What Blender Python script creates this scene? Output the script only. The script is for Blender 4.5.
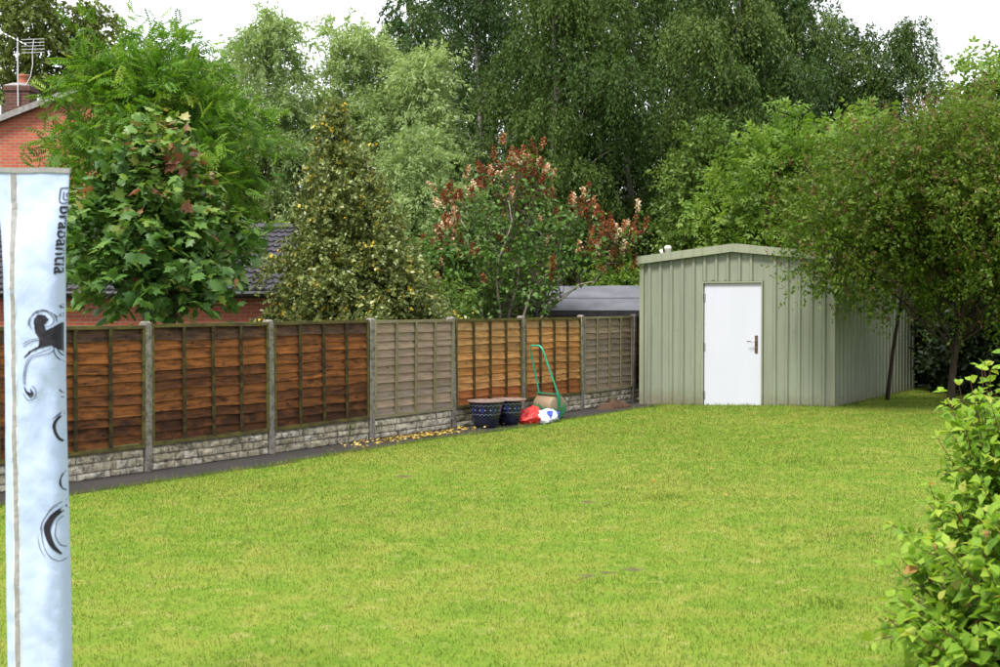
import bpy, bmesh, math, random
import numpy as np
from mathutils import Vector, Matrix, noise as mnoise

R = math.radians
scene = bpy.context.scene
for o in list(bpy.data.objects):
    bpy.data.objects.remove(o)
col = scene.collection

# ------------------------------------------------------------------ camera
cam_d = bpy.data.cameras.new('camera')
cam = bpy.data.objects.new('camera', cam_d)
col.objects.link(cam)
cam.location = (0, 0, 1.78)
cam.rotation_euler = (R(90 - 1.3), 0, 0)
cam_d.sensor_width = 36
cam_d.lens = 46.8
cam_d.clip_end = 2000
cam_d.dof.use_dof = True
cam_d.dof.focus_distance = 18
cam_d.dof.aperture_fstop = 5.6
scene.camera = cam

# ------------------------------------------------------------------ sky and sun (bright overcast)
SUN_EL, SUN_AZ = 56, 212      # degrees; azimuth measured from +Y clockwise (behind the camera, a little left)
w = bpy.data.worlds.new('World'); scene.world = w
w.use_nodes = True
nt = w.node_tree; nt.nodes.clear()
wo = nt.nodes.new('ShaderNodeOutputWorld'); bg = nt.nodes.new('ShaderNodeBackground')
sky = nt.nodes.new('ShaderNodeTexSky'); sky.sky_type = 'NISHITA'; sky.sun_disc = False
sky.sun_elevation = R(SUN_EL); sky.sun_rotation = R(SUN_AZ)
mixc = nt.nodes.new('ShaderNodeMix'); mixc.data_type = 'RGBA'
mixc.inputs[0].default_value = 0.86
nt.links.new(sky.outputs[0], mixc.inputs[6])
mixc.inputs[7].default_value = (7.6, 7.7, 7.9, 1)     # an even deck of bright cloud
nt.links.new(mixc.outputs[2], bg.inputs[0]); bg.inputs[1].default_value = 0.058
nt.links.new(bg.outputs[0], wo.inputs[0])
sd = bpy.data.lights.new('sun', 'SUN'); sun = bpy.data.objects.new('sun', sd); col.objects.link(sun)
sd.energy = 1.5; sd.angle = R(16); sd.color = (1.0, 0.96, 0.9)
az = R(SUN_AZ); el = R(SUN_EL)
to_sun = Vector((math.sin(az) * math.cos(el), math.cos(az) * math.cos(el), math.sin(el)))
sun.rotation_euler = to_sun.to_track_quat('Z', 'Y').to_euler()
sun.location = (-5, -5, 30)
vs = scene.view_settings
vs.view_transform = 'Standard'; vs.look = 'None'; vs.gamma = 1; vs.use_curve_mapping = False
vs.exposure = 2.1
scene.render.engine = 'CYCLES'

# ------------------------------------------------------------------ helpers
def tag(o, label=None, cat=None, group=None, kind=None):
    if label: o['label'] = label
    if cat: o['category'] = cat
    if group: o['group'] = group
    if kind: o['kind'] = kind
    return o

def empty(name, loc=(0, 0, 0), rz=0.0):
    o = bpy.data.objects.new(name, None); col.objects.link(o)
    o.location = loc; o.rotation_euler = (0, 0, rz); o.empty_display_size = 0.1
    return o

def link(name, me, m=None, parent=None):
    o = bpy.data.objects.new(name, me); col.objects.link(o)
    if m and len(me.materials) == 0: me.materials.append(m)
    if parent: o.parent = parent
    return o

class MB:
    """collects shapes, builds ONE mesh"""
    def __init__(s): s.v = []; s.f = []
    def add(s, vs, fs, M=None):
        b = len(s.v)
        s.v += [tuple(M @ Vector(p)) for p in vs] if M else [tuple(p) for p in vs]
        s.f += [tuple(b + i for i in f) for f in fs]; return s
    def box(s, x0, x1, y0, y1, z0, z1, M=None):
        vs = [(x0,y0,z0),(x1,y0,z0),(x1,y1,z0),(x0,y1,z0),(x0,y0,z1),(x1,y0,z1),(x1,y1,z1),(x0,y1,z1)]
        fs = [(0,3,2,1),(4,5,6,7),(0,1,5,4),(1,2,6,5),(2,3,7,6),(3,0,4,7)]
        return s.add(vs, fs, M)
    def tube(s, pts, rads, n=7, cap=True):
        pts = [Vector(p) for p in pts]; b = len(s.v)
        prev = None
        for i, p in enumerate(pts):
            t = (pts[min(i+1, len(pts)-1)] - pts[max(i-1, 0)])
            t = t.normalized() if t.length > 1e-9 else Vector((0,0,1))
            ref = prev if prev is not None else (Vector((1,0,0)) if abs(t.x) < .9 else Vector((0,1,0)))
            a = (ref - t * ref.dot(t)).normalized(); prev = a
            c = t.cross(a)
            r = rads[i] if hasattr(rads, '__len__') else rads
            for k in range(n):
                an = 2*math.pi*k/n
                s.v.append(tuple(p + a*(r*math.cos(an)) + c*(r*math.sin(an))))
        for i in range(len(pts)-1):
            for k in range(n):
                k2 = (k+1) % n
                s.f.append((b+i*n+k, b+i*n+k2, b+(i+1)*n+k2, b+(i+1)*n+k))
        if cap:
            s.f.append(tuple(b+k for k in reversed(range(n))))
            e = b+(len(pts)-1)*n
            s.f.append(tuple(e+k for k in range(n)))
        return s
    def lathe(s, prof, n=24, c=(0,0,0)):
        b = len(s.v)
        for r, z in prof:
            for k in range(n):
                an = 2*math.pi*k/n
                s.v.append((c[0]+r*math.cos(an), c[1]+r*math.sin(an), c[2]+z))
        for i in range(len(prof)-1):
            for k in range(n):
                k2 = (k+1) % n
                s.f.append((b+i*n+k, b+i*n+k2, b+(i+1)*n+k2, b+(i+1)*n+k))
        return s
    def mesh(s, name, smooth=False):
        me = bpy.data.meshes.new(name); me.from_pydata(s.v, [], s.f); me.update()
        if smooth: me.polygons.foreach_set('use_smooth', [True]*len(me.polygons))
        return me
    def build(s, name, m, parent=None, smooth=False, bevel=0):
        me = s.mesh(name, smooth); o = link(name, me, m, parent)
        if bevel:
            md = o.modifiers.new('edge', 'BEVEL'); md.width = bevel; md.segments = 2; md.limit_method = 'ANGLE'
        return o

# ------------------------------------------------------------------ materials
def mat_new(name):
    m = bpy.data.materials.new(name); m.use_nodes = True
    t = m.node_tree; t.nodes.clear()
    out = t.nodes.new('ShaderNodeOutputMaterial'); b = t.nodes.new('ShaderNodeBsdfPrincipled')
    t.links.new(b.outputs[0], out.inputs[0])
    return m, t, b, out

def N(t, kind, **kw):
    n = t.nodes.new(kind)
    for k, v in kw.items(): setattr(n, k, v)
    return n

def ramp(t, fac, stops):
    r = t.nodes.new('ShaderNodeValToRGB'); e = r.color_ramp.elements
    while len(e) > 1: e.remove(e[-1])
    for i, (p, c) in enumerate(stops):
        el_ = e[0] if i == 0 else e.new(p)
        el_.position = p; el_.color = (*c, 1) if len(c) == 3 else c
    t.links.new(fac, r.inputs[0]); return r.outputs[0]

def tnoise(t, vec, scale, detail=4, rough=.55, dist=0):
    n = t.nodes.new('ShaderNodeTexNoise'); n.inputs['Scale'].default_value = scale
    n.inputs['Detail'].default_value = detail; n.inputs['Roughness'].default_value = rough
    n.inputs['Distortion'].default_value = dist
    if vec is not None: t.links.new(vec, n.inputs['Vector'])
    return n.outputs['Fac']

def mapping(t, vec, scale=(1,1,1), rot=(0,0,0), loc=(0,0,0)):
    n = t.nodes.new('ShaderNodeMapping'); n.inputs['Scale'].default_value = scale
    n.inputs['Rotation'].default_value = rot; n.inputs['Location'].default_value = loc
    t.links.new(vec, n.inputs['Vector']); return n.outputs[0]

def cmix(t, a, b, fac, mode='MIX'):
    n = t.nodes.new('ShaderNodeMix'); n.data_type = 'RGBA'; n.blend_type = mode
    for i, v in ((0, fac), (6, a), (7, b)):
        if hasattr(v, 'is_output') or isinstance(v, bpy.types.NodeSocket): t.links.new(v, n.inputs[i])
        elif i == 0: n.inputs[0].default_value = v
        else: n.inputs[i].default_value = (*v, 1) if len(v) == 3 else v
    return n.outputs[2]

def bump(t, b, h, strength=.3, dist=.01):
    n = t.nodes.new('ShaderNodeBump'); n.inputs['Strength'].default_value = strength
    n.inputs['Distance'].default_value = dist
    t.links.new(h, n.inputs['Height']); t.links.new(n.outputs[0], b.inputs['Normal'])

def obco(t): return N(t, 'ShaderNodeTexCoord').outputs['Object']
def wpos(t): return N(t, 'ShaderNodeNewGeometry').outputs['Position']

def simple(name, c1, c2, scale=8, rough=.7, spec=.3, bstr=.2, bscale=60, metallic=0, world=False, bdist=.004):
    m, t, b, _ = mat_new(name)
    co = wpos(t) if world else obco(t)
    f = tnoise(t, co, scale, 5, .6)
    c = ramp(t, f, [(.32, c1), (.68, c2)])
    t.links.new(c, b.inputs['Base Color'])
    b.inputs['Roughness'].default_value = rough; b.inputs['Specular IOR Level'].default_value = spec
    b.inputs['Metallic'].default_value = metallic
    if bstr: bump(t, b, tnoise(t, co, bscale, 3), bstr, bdist)
    return m

def leafmat(name, stops, rough=.5, spec=.35, trans=.35, tcol=1.25):
    """stops: colours along the per-leaf 'tone' value"""
    m, t, b, out = mat_new(name)
    at = N(t, 'ShaderNodeAttribute', attribute_name='tone')
    oi = N(t, 'ShaderNodeObjectInfo')
    add = N(t, 'ShaderNodeMath', operation='ADD')
    t.links.new(at.outputs['Fac'], add.inputs[0])
    mul = N(t, 'ShaderNodeMath', operation='MULTIPLY'); t.links.new(oi.outputs['Alpha'], mul.inputs[0]); mul.inputs[1].default_value = 1
    sub = N(t, 'ShaderNodeMath', operation='SUBTRACT'); sub.inputs[0].default_value = 1; t.links.new(mul.outputs[0], sub.inputs[1])
    t.links.new(sub.outputs[0], add.inputs[1])      # separate leaf objects carry their tone as 1 - alpha
    c = ramp(t, add.outputs[0], stops)
    f = tnoise(t, wpos(t), .9, 2)
    c = cmix(t, c, (.55, .62, .4), ramp(t, f, [(.45, (0,0,0)), (.75, (.10,.10,.10))]), 'SOFT_LIGHT')
    t.links.new(c, b.inputs['Base Color'])
    b.inputs['Roughness'].default_value = rough; b.inputs['Specular IOR Level'].default_value = spec
    tr = N(t, 'ShaderNodeBsdfTranslucent')
    tc = cmix(t, c, (tcol, tcol*1.05, tcol*.55), 1.0, 'MULTIPLY'); t.links.new(tc, tr.inputs[0])
    mx = N(t, 'ShaderNodeMixShader'); mx.inputs[0].default_value = trans
    t.links.new(b.outputs[0], mx.inputs[1]); t.links.new(tr.outputs[0], mx.inputs[2])
    t.links.new(mx.outputs[0], out.inputs[0])
    return m

# ------------------------------------------------------------------ frames of the place
# fence line: origin at the first full post in view, u along the fence, v into the garden
FO = Vector((-3.76, 13.77, 0)); FA = math.atan2(1.625, 1.024); BAY = 1.921
FU = Vector((math.cos(FA), math.sin(FA), 0)); FV = Vector((math.sin(FA), -math.cos(FA), 0))
def W(u, v, z=0.0):
    p = FO + FU*u + FV*v; return Vector((p.x, p.y, z))
SH = Vector((2.52, 23.1, 0)); SA = FA - math.pi/2      # metal shed: front-left corner, x along the front
SW, SD = 3.47, 4.9
SX = Vector((math.cos(SA), math.sin(SA), 0)); SY = Vector((-math.sin(SA), math.cos(SA), 0))

def sstep(a, b, x):
    t = max(0, min(1, (x-a)/(b-a))); return t*t*(3-2*t)
def gz(x, y):
    """lawn surface height"""
    return .008 + .09*sstep(2.6, 5.4, x)*sstep(12, 20, y) + .018*mnoise.noise((x*.35, y*.35, 0)) + .006*mnoise.noise((x*1.7, y*1.7, 4))

# ------------------------------------------------------------------ ground
m_earth = simple('earth', (.035,.026,.018), (.075,.055,.036), 3, .95, .1, .6, 25, world=True, bdist=.03)
def mk_ground():
    m, t, b, _ = mat_new('rough_ground')
    p = wpos(t); f = tnoise(t, p, .35, 5); g = tnoise(t, p, 6, 4)
    c = cmix(t, ramp(t, f, [(.35, (.035,.055,.014)), (.7, (.07,.085,.028))]), ramp(t, g, [(.4, (.05,.04,.025)), (.6, (.06,.09,.02))]), .5)
    t.links.new(c, b.inputs['Base Color']); b.inputs['Roughness'].default_value = .95; b.inputs['Specular IOR Level'].default_value = .1
    bump(t, b, g, .6, .05)
    mb = MB(); S = 600; n = 12
    for j in range(n+1):
        for i in range(n+1):
            mb.v.append((-S + 2*S*i/n, -S + 2*S*j/n, -.02))
    for j in range(n):
        for i in range(n):
            a = j*(n+1)+i; mb.f.append((a, a+1, a+n+2, a+n+1))
    tag(mb.build('ground', m), kind='structure')
mk_ground()

def edge_v(u):
    """lawn edge: distance of the grass from the fence"""
    return .69 + .05*mnoise.noise((u*.6, 1.3, 0)) + .03*mnoise.noise((u*2.3, 7, 0)) + .10*sstep(6, 9.5, u)
def grass_colour(t, p, at):
    big = tnoise(t, p, .45, 4, .6); mid = tnoise(t, p, 2.6, 4, .65); fine = tnoise(t, p, 6, 4, .75)
    green = ramp(t, at, [(0, (.118,.196,.020)), (.45, (.142,.224,.024)), (.8, (.172,.248,.031)), (.95, (.23,.28,.06)), (1, (.36,.33,.14))])
    yel = ramp(t, at, [(0, (.185,.222,.032)), (.6, (.235,.252,.050)), (.85, (.32,.295,.09)), (1, (.44,.36,.18))])
    dark = ramp(t, at, [(0, (.100,.182,.019)), (1, (.150,.232,.027))])
    f1 = ramp(t, big, [(.46, (0,0,0)), (.68, (.7,.7,.7))])
    c = cmix(t, green, yel, f1)
    c = cmix(t, c, yel, ramp(t, mid, [(.47, (0,0,0)), (.66, (.8,.8,.8))]))
    c = cmix(t, c, dark, ramp(t, mid, [(.32, (.8,.8,.8)), (.48, (0,0,0))]))
    c = cmix(t, c, (.38,.34,.14), ramp(t, fine, [(.55, (0,0,0)), (.70, (.5,.5,.5))]))
    c = cmix(t, c, (.80,.805,.70), 1.0, 'MULTIPLY')
    return c
WORN = [(.56, 8.42, .10, .10), (.72, 8.52, .07, .08), (.90, 8.62, .11, .09), (.80, 11.6, .10, .14), (2.2, 6.9, .22, .2), (-1.0, 13.4, .14, .14)]
def mk_lawn():
    m, t, b, _ = mat_new('lawn_turf')
    p = wpos(t)
    cc = grass_colour(t, p, ramp(t, tnoise(t, p, 38, 4, .7), [(.3, (.1,.1,.1)), (.7, (.8,.8,.8))]))
    for (tx_, ty_, ra, rb_) in WORN:
        dv = N(t, 'ShaderNodeVectorMath', operation='LENGTH')
        pw = N(t, 'ShaderNodeVectorMath', operation='MULTIPLY_ADD'); nz_ = N(t, 'ShaderNodeTexNoise'); nz_.inputs['Scale'].default_value = 11; t.links.new(p, nz_.inputs['Vector']); t.links.new(nz_.outputs['Color'], pw.inputs[0]); pw.inputs[1].default_value = (.22,.22,0); t.links.new(p, pw.inputs[2])
        t.links.new(mapping(t, pw.outputs[0], (1/ra, 1/rb_, 0), (0,0,0), (-(tx_+.11)/ra, -(ty_+.11)/rb_, 0)), dv.inputs[0])
        cc = cmix(t, cc, (.085,.06,.036), ramp(t, dv.outputs['Value'], [(.2, (.85,.85,.85)), (1.1, (0,0,0))]))
    t.links.new(cc, b.inputs['Base Color'])
    b.inputs['Roughness'].default_value = .9; b.inputs['Specular IOR Level'].default_value = .1
    bump(t, b, tnoise(t, p, 90, 3, .7), .5, .012)
    mb = MB(); us = np.linspace(-14, 17.5, 150); nv = 60
    for u in us:
        v0 = edge_v(u)
        if u > 11.0: v0 = max(v0, .60)
        for k in range(nv+1):
            v = v0 + (14.5-v0)*(k/nv)**1.3
            q = W(u, v); z = gz(q.x, q.y)
            if k == 0: z = -.006
            mb.v.append((q.x, q.y, z))
    for i in range(len(us)-1):
        for k in range(nv):
            a = i*(nv+1)+k; mb.f.append((a, a+1, a+nv+2, a+nv+1))
    o = tag(mb.build('lawn', m, None, True), kind='structure')
mk_lawn()

def in_shed(x, y, pad=.0):
    d = Vector((x, y, 0)) - SH
    a, b_ = d.dot(SX), d.dot(SY)
    return -pad < a < SW+pad and -pad < b_ < SD+pad

def mk_path():
    m, t, b, _ = mat_new('path_tarmac')
    p = wpos(t)
    c = ramp(t, tnoise(t, p, 1.2, 5, .65), [(.3, (.014,.012,.011)), (.6, (.028,.023,.020)), (.8, (.055,.043,.034))])
    s = ramp(t, tnoise(t, p, 90, 2), [(.35, (.5,.5,.5)), (.65, (1.3,1.3,1.3))])
    t.links.new(cmix(t, c, s, .7, 'MULTIPLY'), b.inputs['Base Color'])
    b.inputs['Roughness'].default_value = .8
    bump(t, b, tnoise(t, p, 120, 3), .6, .01)
    mb = MB(); us = np.linspace(-14, 12.2, 110); nv = 5
    for u in us:
        for k in range(nv+1):
            v = -.12 + (edge_v(u)+.14+.12)*k/nv
            q = W(u, v); mb.v.append((q.x, q.y, .004 + .006*mnoise.noise((u*2, v*4, 2))))
    for i in range(len(us)-1):
        for k in range(nv):
            a = i*(nv+1)+k; mb.f.append((a, a+1, a+nv+2, a+nv+1))
    tag(mb.build('path', m, None, True), kind='structure')
mk_path()

# grass blades: real triangles on the lawn
def np_mesh(name, V, F3, tone=None, smooth=False):
    """V (n,3) float, F3 (m,k) int faces of equal size"""
    me = bpy.data.meshes.new(name)
    k = F3.shape[1]
    me.vertices.add(len(V)); me.vertices.foreach_set('co', np.ascontiguousarray(V, dtype=np.float32).ravel())
    me.loops.add(F3.size); me.loops.foreach_set('vertex_index', np.ascontiguousarray(F3, dtype=np.int32).ravel())
    me.polygons.add(len(F3)); me.polygons.foreach_set('loop_start', np.arange(0, F3.size, k, dtype=np.int32))
    if tone is not None:
        a = me.attributes.new('tone', 'FLOAT', 'FACE'); a.data.foreach_set('value', np.ascontiguousarray(tone, dtype=np.float32))
    me.update(calc_edges=True)
    if smooth: me.polygons.foreach_set('use_smooth', np.ones(len(F3), dtype=bool))
    return me

def mk_grass():
    m, t, b, out = mat_new('grass_blade')
    p = wpos(t); at = N(t, 'ShaderNodeAttribute', attribute_name='tone').outputs['Fac']
    c = grass_colour(t, p, at)
    t.links.new(c, b.inputs['Base Color']); b.inputs['Roughness'].default_value = .55; b.inputs['Specular IOR Level'].default_value = .2
    tr = N(t, 'ShaderNodeBsdfTranslucent'); t.links.new(c, tr.inputs[0])
    mx = N(t, 'ShaderNodeMixShader'); mx.inputs[0].default_value = .42
    t.links.new(b.outputs[0], mx.inputs[1]); t.links.new(tr.outputs[0], mx.inputs[2]); t.links.new(mx.outputs[0], out.inputs[0])
    rng = np.random.default_rng(5)
    # candidates: density falls with distance from the terrace end of the lawn
    n = 1000000
    u = rng.uniform(-10.5, 16.5, n); v = rng.uniform(.45, 13.5, n)
    x = FO.x + FU.x*u + FV.x*v; y = FO.y + FU.y*u + FV.y*v
    dist = np.hypot(x, y)
    keep = (y > 4.5) & (np.abs(x) < .45*y + .8) & (rng.random(n) < np.clip(9.0/dist, .32, 1)) 
    ev = np.array([edge_v(q) for q in np.linspace(-14, 17.5, 400)])
    edge = np.interp(u, np.linspace(-14, 17.5, 400), ev)
    keep &= v > edge - .035 + .03*rng.random(n)
    # outside the metal shed
    a = (x-SH.x)*SX.x + (y-SH.y)*SX.y; bb = (x-SH.x)*SY.x + (y-SH.y)*SY.y
    keep &= ~((a > -.3) & (a < SW+.03) & (bb > -.03) & (bb < SD+.05))
    x, y, u, v, edge, dist, a, bb = x[keep], y[keep], u[keep], v[keep], edge[keep], dist[keep], a[keep], bb[keep]
    n = len(x)
    # surface height by bilinear lookup
    gx = np.linspace(-9, 16, 160); gy = np.linspace(3, 34, 200)
    G = np.array([[gz(px, py) for px in gx] for py in gy])
    fx = np.clip((x-gx[0])/(gx[1]-gx[0]), 0, 158.99); fy = np.clip((y-gy[0])/(gy[1]-gy[0]), 0, 198.99)
    ix = fx.astype(int); iy = fy.astype(int); tx = fx-ix; ty = fy-iy
    z = (G[iy,ix]*(1-tx)+G[iy,ix+1]*tx)*(1-ty) + (G[iy+1,ix]*(1-tx)+G[iy+1,ix+1]*tx)*ty
    rise = np.clip((v-edge)/.2, 0, 1); z = -.005 + (z+.005)*rise**.6
    patch = np.sin(x*1.3+.7*np.sin(y*.9))*np.sin(y*1.1+.5*np.sin(x*1.7))
    h = rng.gamma(7, .0017, n)*(1+.2*patch) + .005
    tall = rng.random(n) < .004
    h[tall] *= 1.9
    edgy = ((v-edge) < .18) | ((a > -.3) & (a < SW+.10) & (bb > -.14)  & (bb < SD)); h[edgy] *= 2.4*rng.uniform(.6,1.3,edgy.sum())
    # scattered rank tufts and thin worn spots
    for (tx_, ty_, tr_, tk) in [(1.5, 11.8, .13, 3.2), (-1.2, 9.3, .2, 1.7), (.6, 8.3, .16, 1.8), (2.6, 9.9, .25, 1.7), (-2.1, 12.5, .22, 1.8), (.1, 15.5, .3, 1.7), (3.4, 14.5, .35, 1.6), (1.9, 7.6, .14, 2.0)]:
        h *= 1 + (tk-1)*np.exp(-((x-tx_)**2+(y-ty_)**2)/tr_**2)
    for (tx_, ty_, ra, rb_) in WORN:
        h *= 1 - .75*np.exp(-((x-tx_)**2/ra**2+(y-ty_)**2/rb_**2))
    worn = np.zeros(n)
    for (tx_, ty_, ra, rb_) in WORN: worn = np.maximum(worn, np.exp(-((x-tx_)**2/ra**2+(y-ty_)**2/rb_**2)))
    wdt = rng.uniform(.0018, .0040, n)*np.clip(dist/9, 1, 2.0)
    th = rng.uniform(0, 2*np.pi, n); ln = rng.normal(.55, .35, n); la = rng.uniform(0, 2*np.pi, n)
    base = np.stack([x, y, z-.006], 1)
    side = np.stack([np.cos(th), np.sin(th), np.zeros(n)], 1)*wdt[:,None]
    tip = base + np.stack([np.cos(la)*ln*h, np.sin(la)*ln*h, h+.006], 1)
    thin = rng.random(n) > worn*.65
    base, side, tip, patch = base[thin], side[thin], tip[thin], patch[thin]; n = len(base)
    V = np.stack([base-side, base+side, tip], 1).reshape(-1, 3)
    F = np.arange(3*n).reshape(-1, 3)
    tone = np.clip(rng.beta(2.4, 3.4, n) + .06*patch, 0, 1)
    o = link('grass', np_mesh('grass', V, F, tone), m)
    tag(o, 'short mown green grass covering the lawn', 'grass', kind='stuff')
mk_grass()

# ------------------------------------------------------------------ fence
def wood_mat(name, dark, grain_c, moss=0.0, stain=.25):
    m, t, b, _ = mat_new(name)
    co = obco(t); oi = N(t, 'ShaderNodeObjectInfo')
    off = N(t, 'ShaderNodeVectorMath', operation='SCALE'); off.inputs['Scale'].default_value = 37
    cmb = N(t, 'ShaderNodeCombineXYZ'); t.links.new(oi.outputs['Random'], cmb.inputs[0]); t.links.new(oi.outputs['Random'], cmb.inputs[2])
    t.links.new(cmb.outputs[0], off.inputs[0])
    ad = N(t, 'ShaderNodeVectorMath', operation='ADD'); t.links.new(co, ad.inputs[0]); t.links.new(off.outputs[0], ad.inputs[1])
    g = tnoise(t, mapping(t, ad.outputs[0], (2.2, 20, 55)), 1, 6, .65, .6)
    bl = tnoise(t, mapping(t, ad.outputs[0], (3.0, 3, 6)), 1, 4, .6)
    c = cmix(t, oi.outputs['Color'], (dark), ramp(t, g, [(.42, (0,0,0)), (.72, (.78,.78,.78))]))
    c = cmix(t, c, grain_c, ramp(t, bl, [(.52, (0,0,0)), (.75, (.55,.55,.55))]))
    vor = N(t, 'ShaderNodeTexVoronoi'); vor.inputs['Scale'].default_value = 1; 
    t.links.new(mapping(t, ad.outputs[0], (3.3, 3, 9)), vor.inputs['Vector'])
    c = cmix(t, c, tuple(x*.35 for x in dark), ramp(t, vor.outputs['Distance'], [(.05, (.9,.9,.9)), (.13, (0,0,0))]))
    st = tnoise(t, mapping(t, ad.outputs[0], (3.5, 3.5, 16)), 1, 6, .72, .5)
    c = cmix(t, c, tuple(x*.55 for x in dark), ramp(t, st, [(.46, (0,0,0)), (.66, (stain,)*3)]))
    if moss:
        mm = tnoise(t, mapping(t, ad.outputs[0], (5, 5, 9)), 1, 5, .7)
        c = cmix(t, c, (.14,.13,.025), ramp(t, mm, [(.42, (0,0,0)), (.62, (moss,)*3)]))
    t.links.new(c, b.inputs['Base Color']); b.inputs['Roughness'].default_value = .8; b.inputs['Specular IOR Level'].default_value = .2
    bump(t, b, g, .5, .006)
    return m
m_slat = wood_mat('fence_timber_stained', (.026,.011,.007), (.24,.085,.024), 0, .88)
m_slat_grey = wood_mat('fence_timber_silvered', (.13,.095,.07), (.26,.18,.13), 0, .35)
m_slat_orange = wood_mat('fence_timber_orange', (.16,.055,.016), (.36,.13,.032), 0, .5)
m_rail = wood_mat('fence_rail_mossy', (.030,.020,.010), (.10,.085,.026), .6, .5)
m_batten = wood_mat('fence_batten_dark', (.018,.012,.008), (.07,.06,.02), .35)
m_rail_grey = wood_mat('fence_rail_grey', (.12,.10,.08), (.17,.16,.08), .5)

def conc(name, a, b_, lich=.5):
    m, t, b, _ = mat_new(name)
    p = wpos(t)
    c = ramp(t, tnoise(t, p, 14, 6, .7), [(.3, a), (.7, b_)])
    l = ramp(t, tnoise(t, p, 5, 5, .7), [(.5, (0,0,0)), (.68, (lich,)*3)])
    c = cmix(t, c, (.13,.14,.045), l)
    c = cmix(t, c, (.06,.055,.045), ramp(t, tnoise(t, p, 11, 7, .85), [(.46, (0,0,0)), (.60, (.9,.9,.9))]))
    t.links.new(c, b.inputs['Base Color']); b.inputs['Roughness'].default_value = .9; b.inputs['Specular IOR Level'].default_value = .2
    bump(t, b, tnoise(t, p, 90, 4), .5, .006)
    return m
m_post = conc('post_concrete', (.19,.17,.15), (.27,.245,.22), .25)
m_board = conc('board_mortar', (.13,.12,.10), (.25,.23,.20), .5)
m_stone = conc('board_stone', (.28,.24,.17), (.50,.445,.34), .85)
m_stone_w = conc('board_stone_whitewashed', (.38,.345,.27), (.60,.555,.46), .6)

rf = random.Random(11)
fence = empty('garden_fence', W(0, 0, 0), 0); tag(fence, 'lap panel fence with concrete posts and stone-faced gravel boards beside the lawn', 'fence')
FINV = Matrix.Translation(-Vector(fence.location))
def to_fence(o): o.parent = fence; o.matrix_parent_inverse = FINV; return o
PH, GB, PT = 1.62, .27, 1.565        # post height, gravel board top, panel top
# posts
for i in range(-2, 8):
    me = MB()
    me.box(-.048, .048, -.05, .05, 0, 1.585)
    me.add([(-.048,-.05,1.585),(.048,-.05,1.585),(.048,.05,1.585),(-.048,.05,1.585),(-.034,-.03,1.607),(.034,-.03,1.607),(.034,.03,1.607),(-.034,.03,1.607)],
           [(0,1,5,4),(1,2,6,5),(2,3,7,6),(3,0,4,7),(4,5,6,7)])
    p = W(i*BAY, 0, -.01)
    o = link('fence_post', me.mesh('fence_post'), m_post)
    to_fence(o); o.location = p; o.rotation_euler = (R(rf.uniform(-.9,.9)), R(rf.uniform(-.9,.9)), FA)
    md = o.modifiers.new('edge', 'BEVEL'); md.width = .008; md.segments = 2; md.limit_method = 'ANGLE'

# slat meshes shared between panels
def slat_mesh(seed, width, wav):
    r_ = random.Random(seed); n = 14; mb = MB()
    ph = [r_.uniform(0, 6.28) for _ in range(3)]
    def low(x): return wav*(.6*math.sin(x*2.1+ph[0]) + .5*math.sin(x*4.7+ph[1]) + .35*math.sin(x*9.3+ph[2]))
    H = .150
    for k in range(n+1):
        x = width*k/n; z = low(x)
        mb.v += [(x, -.040, z), (x, -.008, H), (x, -.014, z)]
    for k in range(n):
        a = 3*k
        mb.f += [(a, a+3, a+4, a+1), (a+2, a+5, a+3, a)]
    # a short return at each end
    return mb.mesh('slat', False)
PWID = BAY - .10
slats = {k: [slat_mesh(100+j, PWID, w_) for j in range(7)] for k, w_ in (('dark', .010), ('grey', .008), ('orange', .010))}
for k, m in (('dark', m_slat), ('grey', m_slat_grey), ('orange', m_slat_orange)):
    for s in slats[k]: s.materials.append(m)
def batten_mesh(name, wd, th, h): return MB().box(-wd/2, wd/2, -th, 0, 0, h).mesh(name)
bat = {k: batten_mesh('batten', .034, .022, PT-GB-.075) for k in ('dark', 'grey')}
bat['dark'].materials.append(m_batten); bat['grey'].materials.append(m_rail_grey)
def ring_frame():
    mb = MB(); o_ = [(0, GB+.001), (PWID, GB+.001), (PWID, PT), (0, PT)]; n_ = [(.034, GB+.043), (PWID-.034, GB+.043), (PWID-.034, PT-.036), (.034, PT-.036)]
    for y in (-.052, .014):
        for x, z in o_ + n_: mb.v.append((x, y, z))
    for k in range(4):
        q = (k+1) % 4
        mb.f += [(k, q, 4+q, 4+k), (8+k, 12+k, 12+q, 8+q), (k, 8+k, 8+q, q), (4+k, 4+q, 12+q, 12+k)]
    return mb.mesh('lap_panel')
panel_frame = {k: ring_frame() for k in ('dark', 'grey')}
panel_frame['dark'].materials.append(m_rail); panel_frame['grey'].materials.append(m_rail_grey)

def scol(kind, q):
    """stain of one slat, q = 0 bottom .. 1 top"""
    j = rf.uniform(.78, 1.22)
    if kind == 'dark':
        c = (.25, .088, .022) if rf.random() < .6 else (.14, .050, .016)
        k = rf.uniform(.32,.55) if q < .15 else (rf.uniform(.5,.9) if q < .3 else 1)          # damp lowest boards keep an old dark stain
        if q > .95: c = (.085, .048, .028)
    elif kind == 'grey':
        c = (.29, .215, .155) if rf.random() < .6 else (.25, .20, .16); k = 1
    else:
        c = (.50, .255, .090) if rf.random() < .6 else (.45, .205, .062); k = 1
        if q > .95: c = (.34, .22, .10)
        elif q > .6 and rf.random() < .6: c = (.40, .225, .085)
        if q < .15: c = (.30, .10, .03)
    return (c[0]*j*k, c[1]*j*k, c[2]*j*k, 1)

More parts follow.
